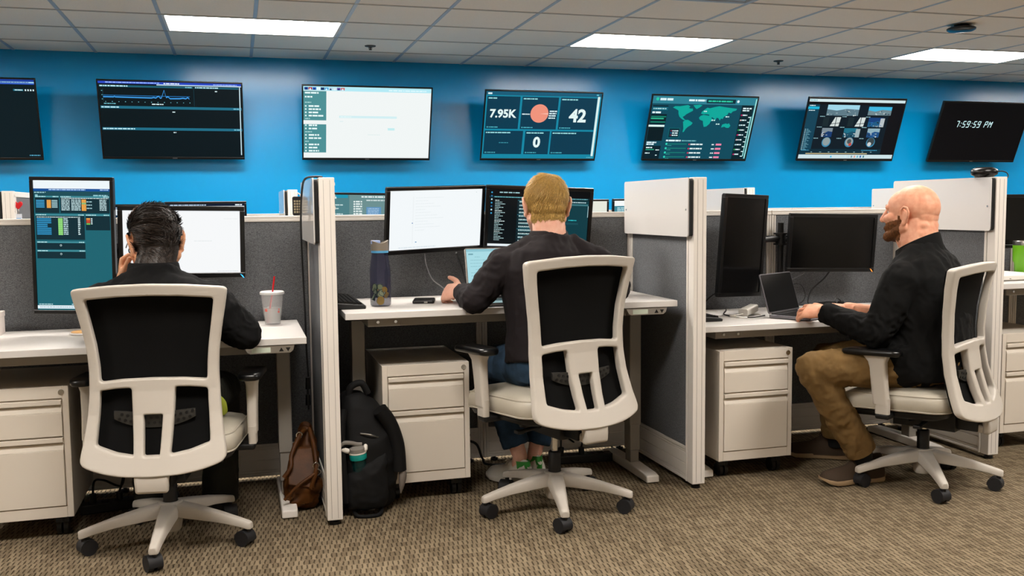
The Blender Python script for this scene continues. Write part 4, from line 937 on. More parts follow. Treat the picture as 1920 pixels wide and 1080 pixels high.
def hand(mb, wr, d, n, thumb_side, curl, spread=.06, th=(.5, .8, -.25), k=1.0, thcurl=.3):
    """wr wrist, d towards the fingers, n out of the back of the hand; thumb_side +1/-1 picks the side d x n; curl: three bends per finger or one value"""
    wr = Vector(wr); d = Vector(d).normalized(); n = (Vector(n)-d*Vector(n).dot(d)).normalized(); s = d.cross(n)*thumb_side
    R = []
    for t, w, h in ((-.03, .027, .021), (0, .027, .0195), (.02, .033, .0185), (.05, .042, .0165), (.075, .0435, .0145), (.09, .041, .012)):
        c = wr+d*t*k; R.append(mb.ring(c, s*w*k, n*h*k, 16))
    mb.loft(R)
    mb.capsule(wr+(d*.012+s*.02-n*.008)*k, .016*k, wr+(d*.045+s*.032-n*.01)*k, .015*k)
    for i, (o, L, r) in enumerate(((.031, .073, .0088), (.0105, .081, .009), (-.0105, .075, .0086), (-.031, .059, .0078))):
        c = curl[i] if isinstance(curl, (list, tuple)) and isinstance(curl[0], (list, tuple)) else curl
        p = wr+(d*(.086-.006*abs(o-.01)/.03)+s*o)*k; ang = 0; fd0 = (d+s*o*spread/.031).normalized(); r_ = r*k
        mb.capsule(p-fd0*.02*k, r_*1.05, p, r_*1.1)
        for j, (f, cc) in enumerate(zip((.44, .31, .25), c)):
            ang += cc; fd = fd0*math.cos(ang)-n*math.sin(ang); q = p+fd*L*f*k
            mb.capsule(p, r_*(1.08-.07*j), q, r_*(1.0-.07*j), 12, 4); p = q
    p = wr+(d*.03+s*.034-n*.006)*k; td = (d*th[0]+s*th[1]+n*th[2]).normalized()
    mb.capsule(p-td*.015*k, .0135*k, p+td*.032*k, .0115*k); p = p+td*.032*k; td = (td+d*thcurl).normalized(); q = p+td*.028*k
    mb.capsule(p, .0112*k, q, .0105*k); mb.capsule(q, .0105*k, q+(td+d*thcurl*.6).normalized()*.022*k, .0088*k)

def torso(mb, spine, u, grow=0, power=2.4):
    """spine: list of (centre, half width, half depth); u: own right"""
    u = Vector(u).normalized(); R = []
    for i, (c, w, dd) in enumerate(spine):
        c = Vector(c); a = Vector(spine[max(i-1, 0)][0]); b = Vector(spine[min(i+1, len(spine)-1)][0]); t = (b-a).normalized(); v = t.cross(u).normalized(); uu = (u-t*u.dot(t)).normalized()
        R.append([])
        for k in range(28):
            a = 2*PI*k/28; ca, sa = math.cos(a), math.sin(a); e = 2/power
            R[-1].append(c+uu*(w+grow)*math.copysign(abs(ca)**e, ca)-v*(dd+grow)*math.copysign(abs(sa)**e, sa))
    mb.loft(R)

def strands(me, mask, flow, count, width, seed, lift=.25, segs=3, shell=.0025, jitter=.35):
    """hair on a body mesh: a thin cap plus short tapered locks; mask(co, no) -> length, flow(co, no) -> direction"""
    rng = random.Random(seed); P, F = [], []
    cand, fan = [], []
    for f in me.polygons:
        L = mask(f.center, f.normal)
        if L > 0: cand.append((f, L))
    vm = {}
    for f, L in cand:      # the cap
        idx = []
        for vi in f.vertices:
            if vi not in vm:
                v = me.vertices[vi]; vm[vi] = len(P); P.append(v.co+v.normal*min(shell, max(.0006, mask(v.co, v.normal)*.11)))
            idx.append(vm[vi])
        F.append(idx)
    for _ in range(count):
        f, L = rng.choice(cand); vs = [me.vertices[i].co for i in f.vertices]
        p = vs[0].lerp(vs[1], rng.random()).lerp(vs[2].lerp(vs[-1], rng.random()), rng.random()); n = f.normal
        d = flow(p, n)+V(rng.uniform(-1, 1), rng.uniform(-1, 1), rng.uniform(-1, 1))*jitter; d = (d-n*d.dot(n)).normalized(); L *= rng.uniform(.7, 1.15)
        s = d.cross(n); w = width*rng.uniform(.7, 1.3)*min(1, .35+L/.03); prev = None; q = p+n*min(shell, L*.1)*.6; nn = n
        for j in range(segs+1):
            t = j/segs; r = w*(1-.8*t)
            if j: q = q+(d*(1-.0*t)+nn*lift*(1-1.5*t)).normalized()*L/segs
            b = len(P); P += [q+s*r, q-s*r, q+nn*r*.9]
            if prev is not None: F += [(prev, prev+1, b+1, b), (prev+1, prev+2, b+2, b+1), (prev+2, prev, b, b+2)]
            prev = b
    m = bpy.data.meshes.new('hair'); m.from_pydata(P, [], F); m.update(); m.shade_smooth(); return m

def join(a, b):
    bm = bmesh.new(); bm.from_mesh(a); bm.from_mesh(b); m = bpy.data.meshes.new('hair'); bm.to_mesh(m); bm.free(); m.shade_smooth(); return m
def shoe(parent, base, heel, toe, mu, ms, kind, k=1.0):
    """laced shoe from heel to toe along the floor; origin of geometry relative to base"""
    h, t_ = Vector(heel), Vector(toe); d = (t_-h); L = d.length; d.normalize(); s = V(d.y, -d.x, 0).normalized(); up = s.cross(d).normalized()
    if up.z < 0: up = -up
    T = lambda x, y, z: h+d*y*L+s*x*k+up*z*k-Vector(base)
    prof = [(.0, .024), (.03, .031), (.12, .036), (.3, .034), (.5, .038), (.68, .046), (.82, .046), (.93, .04), (.98, .028), (1.0, .013)]
    def out(ins): return [(w-ins, y) for y, w in prof]+[(-w+ins, y) for y, w in prof[::-1]]
    so = MB(); z1 = lambda y: .02+.012*(1-y)+.012*max(0, y-.85)/.15
    so.loft([[T(w, y, .004+.02*max(0, (y-.8)/.2)**2) for w, y in out(.003)], [T(w, y, .012+.02*max(0, (y-.8)/.2)**2) for w, y in out(-.001)], [T(w, y, z1(y)) for w, y in out(.001)]])
    up_ = MB(); R = []
    for y, w, z, in ((.0, .022, .085), (.03, .033, .112), (.1, .04, .113), (.2, .043, .104), (.3, .04, .09), (.4, .039, .098), (.5, .039, .09), (.6, .041, .073), (.72, .045, .066), (.84, .044, .06), (.93, .037, .054), (.975, .025, .044), (.992, .014, .034)):
        b = z1(y)-.006; hh = z-b; R.append([T(w*math.cos(a)*(1 if math.sin(a) < .35 else .8+.2*(1-(math.sin(a)-.35)/.65)), y, b+hh*max(0, math.sin(a))) for a in [PI*j/12 for j in range(13)]])
    up_.loft(R)
    root = obj('shoe', up_, mu, parent, smooth=60, bevel=.0); obj('sole', so, ms, root, smooth=40)
    la = MB()
    for i in range(4):
        y = .44+.055*i; z = .092-.006*i-.0085*max(0, i-1); la.tube([T(-.022, y, z-.012), T(-.01, y+.012, z), T(.01, y+.012, z), T(.022, y, z-.012)], .0024, 6, 3)
    for q in (-1, 1): la.tube([T(0, .44, .094), T(q*.02, .42, .104), T(q*.028, .45, .098), T(q*.004, .45, .094)], .0022, 6, 4)
    obj('lace', la, mu if kind == 'plain' else M_shoew, root)
    return root, T

# --- the blond man in the middle
def man_blond():
    B = V(1.203, 3.572, .512); t = thing('person', 'blond man in a charcoal jacket and jeans, seen from behind at the middle desk', 'person', B)
    f = V(-.2, .98, 0).normalized(); u = V(.98, .2, 0).normalized()
    pel = V(1.2, 3.6, .60); nk = V(1.221, 3.668, 1.09); H = Head((1.221, 3.712, 1.232), 8, 8, 0, 1.07)
    sp = [(pel+V(0, 0, -.07), .15, .11), (pel, .168, .118), (V(1.202, 3.625, .74), .158, .108), (V(1.207, 3.648, .86), .172, .115), (V(1.212, 3.652, .96), .186, .112), (V(1.216, 3.652, 1.03), .155, .085), (V(1.22, 3.66, 1.075), .085, .065), (nk, .06, .058)]
    shL, shR = V(1.028, 3.665, .985), V(1.405, 3.615, .985); elL, elR = V(.903, 3.668, .852), V(1.5, 3.632, .885); wrL, wrR = V(.89, 3.868, .87), V(1.335, 3.83, .862); kc = V(1.338, 3.833, .862)
    hipL, hipR = V(1.11, 3.61, .585), V(1.29, 3.62, .585); knL, knR = V(1.035, 3.99, .545), V(1.36, 4.02, .545); anL, anR = V(1.155, 3.9, .135), V(1.235, 3.95, .12)
    b = MB(); torso(b, sp, u)
    for s, e, w in ((shL, elL, wrL), (shR, elR, wrR)): b.chain((s, .05), (e, .04), (w, .027))
    for h, k, a in ((hipL, knL, anL), (hipR, knR, anR)): b.chain((h, .075), (k, .052), (k.lerp(a, .3), .05), (a, .032), (a+V(-.005, .02, -.05), .03))
    H.add(b, nk, .062)
    hand(b, wrL, V(-.5, .78, -.08), V(-.62, -.42, .62), 1, (.7, 1.0, .8), .06, (.62, .62, .15), 1.03, .9)
    hand(b, wrR, V(-.55, .8, -.1), V(0, .05, 1), -1, (.25, .4, .3))
    me = fuse('body', b, .0035, 5); 
    body = link('body', me, M_skin2, t)
    def inv(p): return H.inv(p)
    hm = me.copy()
    crown = V(.012, -.035, .1)
    def mask(p, n):
        q = inv(p)
        if q.length > .16: return 0
        if abs(q.x) > .073 and -.06 < q.z < .033 and -.035 < q.y < .03: return 0          # ears
        line = -.078+.02*noise.noise(p*60) if q.y < -.02 else (-.035 if q.y < .03 else .045+.25*(q.y-.06))
        if q.z < line or (q.y > .03 and q.z < .03+.3*(q.y-.03)): return 0
        return .008+.034*min(1, max(0, (q.z+.07)/.085))
    def flow(p, n):
        q = inv(p)-crown; return H.M @ (V(q.x+.5*q.y, q.y-.5*q.x, q.z-.02)) / max(q.length, .02)
    hm2 = strands(hm, mask, flow, 5200, .0011, 4, .2, 3, .004, .22); hr = link('hair', recentre(join(hm2, strands(hm, mask, flow, 1900, .0028, 14, .26, 4, .003, .16)), B), M_hair2, t)
    recentre(me, B); H.eyes(t, B, '#4a6a7a')
    # jacket
    j = MB(); torso(j, [(c, w+.02, d+.024) for c, w, d in sp[1:6]]+[(V(1.219, 3.66, 1.066), .10, .082), (V(1.22, 3.668, 1.092), .082, .079)], u)
    for s, e, w in ((shL, elL, wrL), (shR, elR, wrR)):
        c = w.lerp(e, .1); j.chain((s, .074), (s.lerp(e, .5), .063), (e, .0555), (e.lerp(c, .55), .049)); j.loft([j.ring(e.lerp(c, .45), *ax(e, c, .047), 16), j.ring(c, *ax(e, c, .036), 16)])
    j.capsule(V(1.13, 3.658, 1.06), .045, shL+V(.02, 0, .012), .06); j.capsule(V(1.31, 3.645, 1.062), .045, shR+V(-.02, 0, .012), .06)
    jm = fuse('jacket', j, .006, 6); folds(jm, .007, 14, 2, (1, 1, .55)); folds(jm, .006, 26, 5, (1, .7, 1), True, lambda p: 1 if p.x < 1.0 or p.x > 1.44 else .3)
    ja = link('jacket', recentre(jm, B), M_knit2, t)
    cl = MB(); rr = []
    for z, r in ((1.06, .097), (1.09, .091), (1.118, .085), (1.124, .08), (1.116, .076), (1.08, .076)):
        c = V(1.219, 3.66+.02*(z-1.06)/.05, z); rr.append([c+u*r*math.cos(a)+V(-.2*.3, .98, 0)*r*.95*math.sin(a)+V(0, 0, -.035*max(0, math.sin(a))) for a in [2*PI*i/28 for i in range(28)]])
    cl.loft(rr); obj('collar', recentre(cl.mesh('collar'), B), M_knit2, ja, smooth=60)
    # jeans
    q = MB(); torso(q, [(c, w+.012, d+.014) for c, w, d in sp[:2]]+[(pel+V(0, .01, .06), .172, .122)], u)
    for h, k, a in ((hipL, knL, anL), (hipR, knR, anR)):
        a2 = k.lerp(a, .88); q.chain((h, .094), (h.lerp(k, .6), .08), (k, .068), (k.lerp(a2, .5), .063)); q.loft([q.ring(k.lerp(a2, .45), *ax(k, a2, .062), 18), q.ring(a2, *ax(k, a2, .06), 18)])
    qm = fuse('jeans', q, .007, 5); folds(qm, .006, 17, 8, (1, 1, .8)); link('jeans', recentre(qm, B), M_denim, t)
    for heel, toe in ((V(1.175, 3.835, .012), V(1.07, 4.085, 0)), (V(1.245, 3.9, .012), V(1.215, 4.175, 0))):
        r, T = shoe(t, B, heel, toe, M_shoew, M_shoew, 'white', 1.05)
        tb = MB(); pr = [(.055, -.004, 1.06), (.075, -.006, 1.08), (.092, -.002, 1.06)]
        tb.loft([[T(x, y0+.22*abs(x)/.034*abs(x)/.034, z) for x in (-.03, -.022, -.01, 0, .01, .022, .03)]+[T(x*.9, y0+.03+.22*abs(x)/.034*abs(x)/.034, z-.001) for x in (.03, .022, .01, 0, -.01, -.022, -.03)] for z, y0 in ((.05, -.03), (.065, -.034), (.085, -.034), (.102, -.026), (.108, -.014))])
        ta = obj('heel_tab', tb, M_green, r, smooth=40)
        lf = MB()
        for a in (-35, 0, 35):
            ca, sa = math.cos(math.radians(a)), math.sin(math.radians(a)); out = []
            for i in range(12):
                g = 2*PI*i/12; x, z = .0032*math.cos(g), .0085+.0075*math.sin(g); out.append((x*ca+z*sa, -x*sa+z*ca))
            lf.prism(out, -.041, -.034, lambda x, z, y: T(x, y+.22*(x/.034)**2, .075+z))
        for i in range(2): lf.prism([(-.012, -.003-.004*i), (.012, -.003-.004*i), (.012, -.001-.004*i), (-.012, -.001-.004*i)], -.041, -.034, lambda x, z, y: T(x, y+.22*(x/.034)**2, .075+z))
        obj('heel_emblem', lf, M_shoew, ta)
def ax(a, b, r):
    d = (Vector(b)-Vector(a)).normalized(); o = d.orthogonal().normalized(); return o*r, d.cross(o)*r
man_blond()

# --- the dark-haired man at the left
def man_dark():
    B = V(-.268, 3.64, .45); t = thing('person', 'dark-haired man in a black shirt and glasses, leaning his chin on one hand', 'person', B)
    u = V(.99, -.14, 0).normalized(); pel = V(-.27, 3.64, .54); nk = V(-.3, 3.71, .995); H = Head((-.295, 3.78, 1.11), -17, 16, 4, 1.1)
    sp = [(pel+V(0, 0, -.07), .15, .115), (pel, .17, .122), (V(-.272, 3.63, .67), .16, .11), (V(-.28, 3.635, .77), .175, .118), (V(-.288, 3.66, .86), .188, .113), (V(-.294, 3.685, .925), .155, .085), (V(-.298, 3.7, .97), .09, .066), (nk, .064, .06)]
    shL, shR = V(-.478, 3.72, .885), V(-.105, 3.655, .885); elL, elR = V(-.5, 3.9, .788), V(.018, 3.662, .76); wrL, wrR = V(-.425, 3.91, .955), V(-.2, 3.9, .768)
    hipL, hipR = V(-.36, 3.67, .53), V(-.18, 3.66, .53); knL, knR = V(-.38, 4.0, .5), V(-.08, 3.96, .5); anL, anR = V(-.36, 3.98, .085), V(-.1, 3.91, .085)
    b = MB(); torso(b, sp, u)
    for s, e, w in ((shL, elL, wrL), (shR, elR, wrR)): b.chain((s, .05), (e, .042), (w, .03))
    for h, k, a in ((hipL, knL, anL), (hipR, knR, anR)): b.chain((h, .075), (k, .052), (k.lerp(a, .3), .05), (a, .032))
    H.add(b, nk, .062)
    hand(b, wrL, V(.12, -.02, .95), V(-.8, .25, .1), 1, (.9, 1.1, .8), .04, (.6, .5, -.5))
    hand(b, wrR, V(-.9, .3, -.05), V(0, .05, 1), -1, (.3, .4, .3))
    me = fuse('body', b, .0036, 5); body = link('body', me, M_skin1, t); hm = me.copy()
    def mask(p, n):
        q = H.inv(p)
        if q.length > .165: return 0
        if abs(q.x) > .073 and -.07 < q.z < .035 and -.035 < q.y < .03: return 0
        line = -.112+.012*noise.noise(p*50) if q.y < -.02 else (-.03 if q.y < .03 else .05+.2*(q.y-.06))
        if q.z < line or (q.y > .035 and q.z < .04+.25*(q.y-.03)): return 0
        return .009+.05*min(1, max(0, (q.z+.085)/.12))**1.3
    def flow(p, n):
        q = H.inv(p); return H.M @ V(.25+q.x*3, -1.0, -.35 if q.z < .04 else .1)
    hr = join(strands(hm, mask, flow, 7000, .0013, 9, .25, 4, .006, .16), strands(hm, lambda p, n: mask(p, n)*1.15 if H.inv(p).z > -.02 else 0, flow, 1300, .0036, 19, .26, 5, .004, .13))
    link('hair', recentre(hr, B), M_hair1, t)
    # lifted quiff over the forehead, light from beyond put into its paler, redder hair colour
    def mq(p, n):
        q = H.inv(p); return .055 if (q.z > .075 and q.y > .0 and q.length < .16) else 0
    qf = link('hair', recentre(strands(hm, mq, lambda p, n: H.M @ V(-.9, -.6, .5), 900, .0016, 12, .9, 4, .006, .3), B), mat('lit_hair_tips', '#5a3316', .45, var=(60, .4)), t, )
    qf.name = 'quiff'; qf['label'] = 'raised quiff in the reddish brown of lit hair'
    recentre(me, B); H.eyes(t, B, '#3a2618')
    g = MB(); fr = lambda x, y, z: H.p(x, y, z)-B
    for q in (-1, 1):
        g.tube([fr(q*.083, -.02, -.002), fr(q*.0835, .03, .004), fr(q*.076, .095, .006)], .0022, 6)
        o = [fr(q*.04+.027*math.cos(a), .104, -.004+.019*math.sin(a)) for a in [2*PI*i/20 for i in range(21)]]; g.tube(o, .0026, 6, cap=False)
    g.tube([fr(-.013, .106, .004), fr(0, .11, .008), fr(.013, .106, .004)], .0022, 6); gl = obj('glasses', g, M_blackg, t, smooth=60)
    j = MB(); torso(j, [(c, w+.02, d+.022) for c, w, d in sp[1:6]]+[(V(-.297, 3.697, .962), .105, .085), (V(-.298, 3.712, 1.0), .088, .086)], u)
    for s, e, w, k in ((shL, elL, wrL, .35), (shR, elR, wrR, .1)):
        c = w.lerp(e, k); j.chain((s, .076), (s.lerp(e, .5), .066), (e, .058), (e.lerp(c, .5), .052)); j.loft([j.ring(e.lerp(c, .4), *ax(e, c, .05), 16), j.ring(c, *ax(e, c, .042), 16)])
    j.capsule(V(-.38, 3.69, .955), .046, shL+V(.02, 0, .012), .062); j.capsule(V(-.21, 3.68, .955), .046, shR+V(-.02, 0, .012), .062)
    jm = fuse('shirt', j, .006, 6); folds(jm, .008, 15, 3, (1, 1, .5)); folds(jm, .007, 28, 6, (.8, 1, 1), True, lambda p: 1 if p.x > -.12 else .3)
    ja = link('shirt', recentre(jm, B), M_knit1, t)
    cl = MB(); rr = []
    for z, r, dy in ((.955, .102, 0), (.99, .097, .006), (1.026, .089, .014), (1.032, .084, .015), (1.024, .08, .014), (.98, .08, .006), ):
        c = V(-.298, 3.708+dy, z); rr.append([c+u*r*math.cos(a)+V(.14, .99, 0)*r*.98*math.sin(a)+V(0, 0, -.045*max(0, math.sin(a))) for a in [2*PI*i/28 for i in range(28)]])
    cl.loft(rr); obj('collar', recentre(cl.mesh('collar'), B), M_knit1, ja, smooth=60)
    q = MB(); torso(q, [(c, w+.012, d+.014) for c, w, d in sp[:2]]+[(pel+V(0, .005, .06), .172, .12)], u)
    for h, k, a in ((hipL, knL, anL), (hipR, knR, anR)):
        a2 = k.lerp(a, 1.06); q.chain((h, .096), (h.lerp(k, .6), .083), (k, .074), (k.lerp(a2, .5), .068)); q.loft([q.ring(k.lerp(a2, .45), *ax(k, a2, .067), 18), q.ring(a2, *ax(k, a2, .07), 18)])
    qm = fuse('trousers', q, .007, 5); folds(qm, .007, 16, 4, (1, 1, .8)); link('trousers', recentre(qm, B), M_olive, t)
    hem = MB().tube([V(-.15, 3.56, .55), V(-.105, 3.6, .535), V(-.082, 3.66, .50), V(-.078, 3.7, .465)], .022, 12, 5); obj('shirt_hem', recentre(hem.mesh('hem'), B), mat('lime_cloth', '#a9b83a', .8), t, smooth=60, label='lime green shirt hem showing at the hip')
    for heel, toe in ((V(-.36, 3.93, .0), V(-.38, 4.2, 0)), (V(-.1, 3.88, .0), V(-.09, 4.16, 0))): shoe(t, B, heel, toe, mat('black_shoe', '#111111', .5) if 'black_shoe' not in MATS else MATS['black_shoe'], M_black, 'plain')
man_dark()

# --- the bald man at the right
def man_bald():
    B = V(2.847, 3.415, .45); t = thing('person', 'bald bearded man in a black pullover and khaki trousers typing on a laptop', 'person', B)
    f = V(-.5, .866, 0); u = V(.866, .5, 0); pel = V(2.86, 3.39, .54); nk = V(2.848, 3.476, 1.045); H = Head((2.842, 3.515, 1.178), -27, -3, 0, 1.1)
    sp = [(pel+V(0, 0, -.07), .16, .125), (pel, .18, .135), (V(2.862, 3.41, .67), .175, .135), (V(2.862, 3.43, .79), .186, .14), (V(2.858, 3.445, .89), .196, .128), (V(2.852, 3.455, .965), .165, .095), (V(2.85, 3.465, 1.01), .095, .075), (nk, .068, .066)]
    shL, shR = V(2.686, 3.375, .9), V(2.985, 3.55, .892); elL, elR = V(2.575, 3.385, .675), V(2.93, 3.715, .69); wrL, wrR = V(2.472, 3.605, .745), V(2.722, 3.79, .732)
    hipL, hipR = V(2.765, 3.345, .535), V(2.94, 3.45, .535); knL, knR = V(2.36, 3.52, .515), V(2.64, 3.82, .5); anL, anR = V(2.6, 3.49, .125), V(2.72, 3.85, .11)
    b = MB(); torso(b, sp, u)
    for s, e, w in ((shL, elL, wrL), (shR, elR, wrR)): b.chain((s, .054), (e, .046), (w, .031))
    for h, k, a in ((hipL, knL, anL), (hipR, knR, anR)): b.chain((h, .078), (k, .056), (k.lerp(a, .3), .053), (a, .034))
    H.add(b, nk, .07, .006)
    hand(b, wrL, V(-.42, .88, .0), V(-.52, -.24, .82), 1, [(.3, .5, .35), (.3, .52, .35), (.34, .54, .4), (.42, .55, .4)], .2, (.7, .6, -.35), 1.08)
    hand(b, wrR, V(-.6, .75, .1), V(.1, .15, 1), -1, [(.45, .6, .4), (.4, .6, .45), (.45, .6, .45), (.5, .6, .45)], .08, (.75, .55, -.35), 1.05)
    me = fuse('body', b, .0034, 3); link('body', me, M_skin3, t); hm = me.copy()
    def mask(p, n):
        q = H.inv(p)
        if q.length > .165 or abs(q.x) > .086: return 0
        top = -.012-.0*q.y if q.y < .03 else (-.028-.35*(q.y-.03))
        if q.y < .012 or q.z > top or q.z < -.135: return 0
        if q.z < -.11 and q.y < .045: return 0
        if abs(q.x) < .02 and -.078 < q.z < -.058: return 0
        return .012
    link('beard', recentre(strands(hm, mask, lambda p, n: H.M @ V(0, .35, -1), 5200, .0009, 3, .35, 3, .0025, .3), B), M_beard, t)
    def stub(p, n):
        q = H.inv(p); return .0018 if q.length < .165 and q.y < -.0 and q.z < .03 and q.z > -.05 and abs(q.x) < .075 else 0
    recentre(me, B); H.eyes(t, B, '#4f6a80')
    br = MB()
    for q in (-1, 1): br.tube([H.p(q*.012, .1, .02)-B, H.p(q*.032, .092, .025)-B, H.p(q*.05, .08, .021)-B], .005, 8, 4)
    obj('eyebrow', br, M_beard, t, smooth=60)
    j = MB(); torso(j, [(pel+V(0, 0, -.06)+f*.025, .226, .166), (pel+V(0, 0, .02)+f*.025, .226, .17)]+[(c, w+.02, d+.022) for c, w, d in sp[2:6]]+[(V(2.85, 3.464, 1.0), .115, .094), (V(2.849, 3.472, 1.03), .092, .09)], u)
    for s, e, w, k in ((shL, elL, wrL, -.02), (shR, elR, wrR, .52)):
        c = w.lerp(e, k); j.chain((s, .08), (s.lerp(e, .5), .072), (e, .064), (e.lerp(c, .5), .056)); j.loft([j.ring(e.lerp(c, .4), *ax(e, c, .054), 16), j.ring(c, *ax(e, c, .043), 16)])
    j.capsule(V(2.78, 3.425, 1.0), .05, shL+V(.02, 0.01, .012), .066); j.capsule(V(2.92, 3.505, 1.0), .05, shR+V(-.02, -.01, .012), .066)
    for h, k in ((hipL, knL), (hipR, knR)): j.capsule(h+V(0, 0, .012), .112, h.lerp(k, .17)+V(0, 0, .018), .108)
    jm = fuse('pullover', j, .006, 8); folds(jm, .008, 13, 7, (1, 1, .6)); folds(jm, .009, 26, 2, (1, 1, 1), True, lambda p: 1 if p.z < .76 and (p-V(2.52, 3.5, .7)).length < .26 else .25)
    ja = link('pullover', recentre(jm, B), M_knit3, t)
    cl = MB(); rr = []
    for z, r, lean in ((.985, .107, 0), (1.02, .1, .004), (1.06, .094, .01), (1.09, .09, .014), (1.096, .086, .014), (1.085, .082, .013), (1.03, .082, .006)):
        c = V(2.85, 3.464, z)+f*lean; rr.append([c+u*r*math.cos(a)+f*r*1.0*math.sin(a)+V(0, 0, -.036*(1+math.sin(a))*(z-.94)/.13-(.016 if math.sin(a) > .93 else 0)) for a in [2*PI*i/32 for i in range(32)]])
    cl.loft(rr); obj('collar', recentre(cl.mesh('collar'), B), M_knit3, ja, smooth=60)
    q = MB(); torso(q, [(c, w+.006, d+.008) for c, w, d in sp[:2]]+[(pel+V(0, .005, .06), .18, .135)], u)
    for h, k, a in ((hipL, knL, anL), (hipR, knR, anR)):
        a2 = k.lerp(a, .95); q.chain((h, .098), (h.lerp(k, .55), .086), (k, .072), (k.lerp(a2, .5), .068)); q.loft([q.ring(k.lerp(a2, .45), *ax(k, a2, .067), 18), q.ring(a2, *ax(k, a2, .064), 18)])
    qm = fuse('trousers', q, .007, 4); folds(qm, .010, 14, 5, (1, 1, .7)); folds(qm, .005, 30, 3); tr = link('trousers', recentre(qm, B), M_khaki, t)
    for k, a in ((knL, anL), (knR, anR)):
        a2 = k.lerp(a, .955); a1 = k.lerp(a, .88); obj('trouser_cuff', MB().loft([[p-B for p in MB().ring(a1, *ax(k, a, .067), 18)], [p-B for p in MB().ring(a2, *ax(k, a, .0675), 18)]]), M_khaki, tr, smooth=40)
    for heel, toe, ank in ((V(2.70, 3.495, .0), V(2.405, 3.515, 0), anL), (V(2.78, 3.84, .0), V(2.53, 4.0, 0), anR)):
        sh, T = shoe(t, B, heel, toe, M_shoeb, M_sole, 'plain', 1.12)
        obj('sock', MB().cyl(ank+V(.0, 0, -.04)-B, ank+V(-.01, 0, .06)-B, .041, .043, 16), M_sock, sh, smooth=60)
man_bald()
# ------------------------------------------------------------------ things on and under the desks
def glass_mat(name, col, rough=.05, ior=1.3, alpha=1.0):
    return mat(name, col, rough, trans=1.0, ior=ior, alpha=alpha)
M_cupp = mat('clear_plastic', '#f4f4f4', .12, trans=.0, alpha=.22); M_lid = mat('frosted_plastic', '#f0f0ee', .35, alpha=.72); M_red = mat('red_plastic', '#c4141c', .4)
M_ice = mat('ice_water', '#f3f3f1', .15, alpha=.45)
t = thing('plastic_cup', 'clear plastic drink cup on the desk corner by the dark-haired man', 'cup', (.135, 4.165, .731))
obj('cup', MB().lathe([(.001, .002), (.031, .0), (.033, .004), (.036, .035), (.038, .038), (.0385, .04), (.047, .132), (.0455, .132), (.037, .042), (.0345, .036), (.031, .006), (.001, .006)], n=40), M_cupp, t, smooth=40)
obj('lid', MB().lathe([(.001, .134), (.044, .134), (.0465, .129), (.051, .129), (.052, .133), (.051, .139), (.046, .142), (.043, .138), (.006, .1385), (.001, .1385)], n=40), M_lid, t, smooth=40)
ic = MB(); rg = random.Random(2); ic.lathe([(.001, .008), (.029, .008), (.036, .06), (.0375, .07), (.001, .072)], n=28)
for i in range(14):
    a, r, z = rg.uniform(0, 6.28), rg.uniform(0, .022), rg.uniform(.015, .066); M = Euler((rg.random()*3, rg.random()*3, rg.random()*3)).to_matrix().to_4x4(); M.translation = V(r*math.cos(a), r*math.sin(a), z); ic.box(-.008, .008, -.008, .008, -.008, .008, M)
obj('ice', ic, M_ice, t)
pr = MB()
for u0, z, w, h in ((-.9, .058, .32, .012), (.55, .052, .22, .008), (.62, .064, .12, .005)):       # red print, plain bars
    for k in range(5):
        a0, a1 = -PI/2+u0+w*k/5, -PI/2+u0+w*(k+.75)/5
        rr = .0375+(z-.04)*.0975+.0012; pr.loft([[V(rr*math.cos(a), rr*math.sin(a), z+d*h) for a in (a0, a1)]+[V((rr-.0006)*math.cos(a), (rr-.0006)*math.sin(a), z+d*h) for a in (a1, a0)] for d in (0, 1)])
obj('print', pr, mat('red_print', '#d8432f', .5), t)
o = obj('drinking_straw', MB().tube([V(-.022, -.006, .008), V(.002, -.004, .137), V(.012, -.002, .205)], .0037, 10), M_red, smooth=50); o.location = (.135, 4.165, .731); tag(o, 'red straw standing in the clear plastic cup', 'straw')
t = thing('charging_pad', 'round tan charging pad on the desk of the dark-haired man', 'charging pad', (-.6, 4.1, .731))
obj('rim', MB().lathe([(.001, 0), (.05, 0), (.055, .004), (.054, .009), (.001, .009)], n=40), M_lam, t, smooth=40)
obj('pad', MB().lathe([(.001, .009), (.05, .009), (.048, .0115), (.001, .0115)], n=40), mat('tan_cork', '#c79a62', .7, var=(90, .2)), t, smooth=40)
obj('cable', MB().tube([V(.03, .046, .006), V(.045, .07, .02), (.09, .085, .018), (.13, .12, .004), (.16, .19, .003)], .002, 8, 5), M_lam, t, smooth=60)
t = thing('paper_box', 'small white box on the desk at the left frame edge', 'box', (-.99, 4.21, .731))
obj('carton', MB().box(-.075, .072, -.04, .045, 0, .088), mat('white_card', '#d9cfc9', .7), t, bevel=.002)
obj('lid', MB().box(-.077, .074, -.042, .047, .07, .092), MATS['white_card'], t, bevel=.002)
# keyboards turned end-on beside the dividers
def keyboard(label, loc, rz):
    t = thing('keyboard', label, 'keyboard', loc, rz, 'black keyboards')
    b = MB().prism([(-.065, .0), (.065, .0), (.065, .024), (.05, .026), (-.055, .016), (-.065, .012)], -.22, .22, lambda a, c, d: (d, a, c)); obj('case', b, M_black, t, bevel=.003)
    k = MB()
    for r in range(6):
        y = -.05+.0185*r; n = 20 if r else 17
        for i in range(n):
            w = .44*.95/n; x = -.209+w*i; z = .0165+.01*(y+.055)/.105
            k.loft([[V(x+q, y+q, z+h), V(x+w-.002-q, y+q, z+h), V(x+w-.002-q, y+.0165-q, z+h+.0015), V(x+q, y+.0165-q, z+h+.0015)] for q, h in ((0, 0), (.0015, .008))])
    obj('keys', k, M_blackg, t)
    obj('edge_strip', MB().box(-.219, .219, -.066, -.064, .004, .012), M_silver, t)
    return t
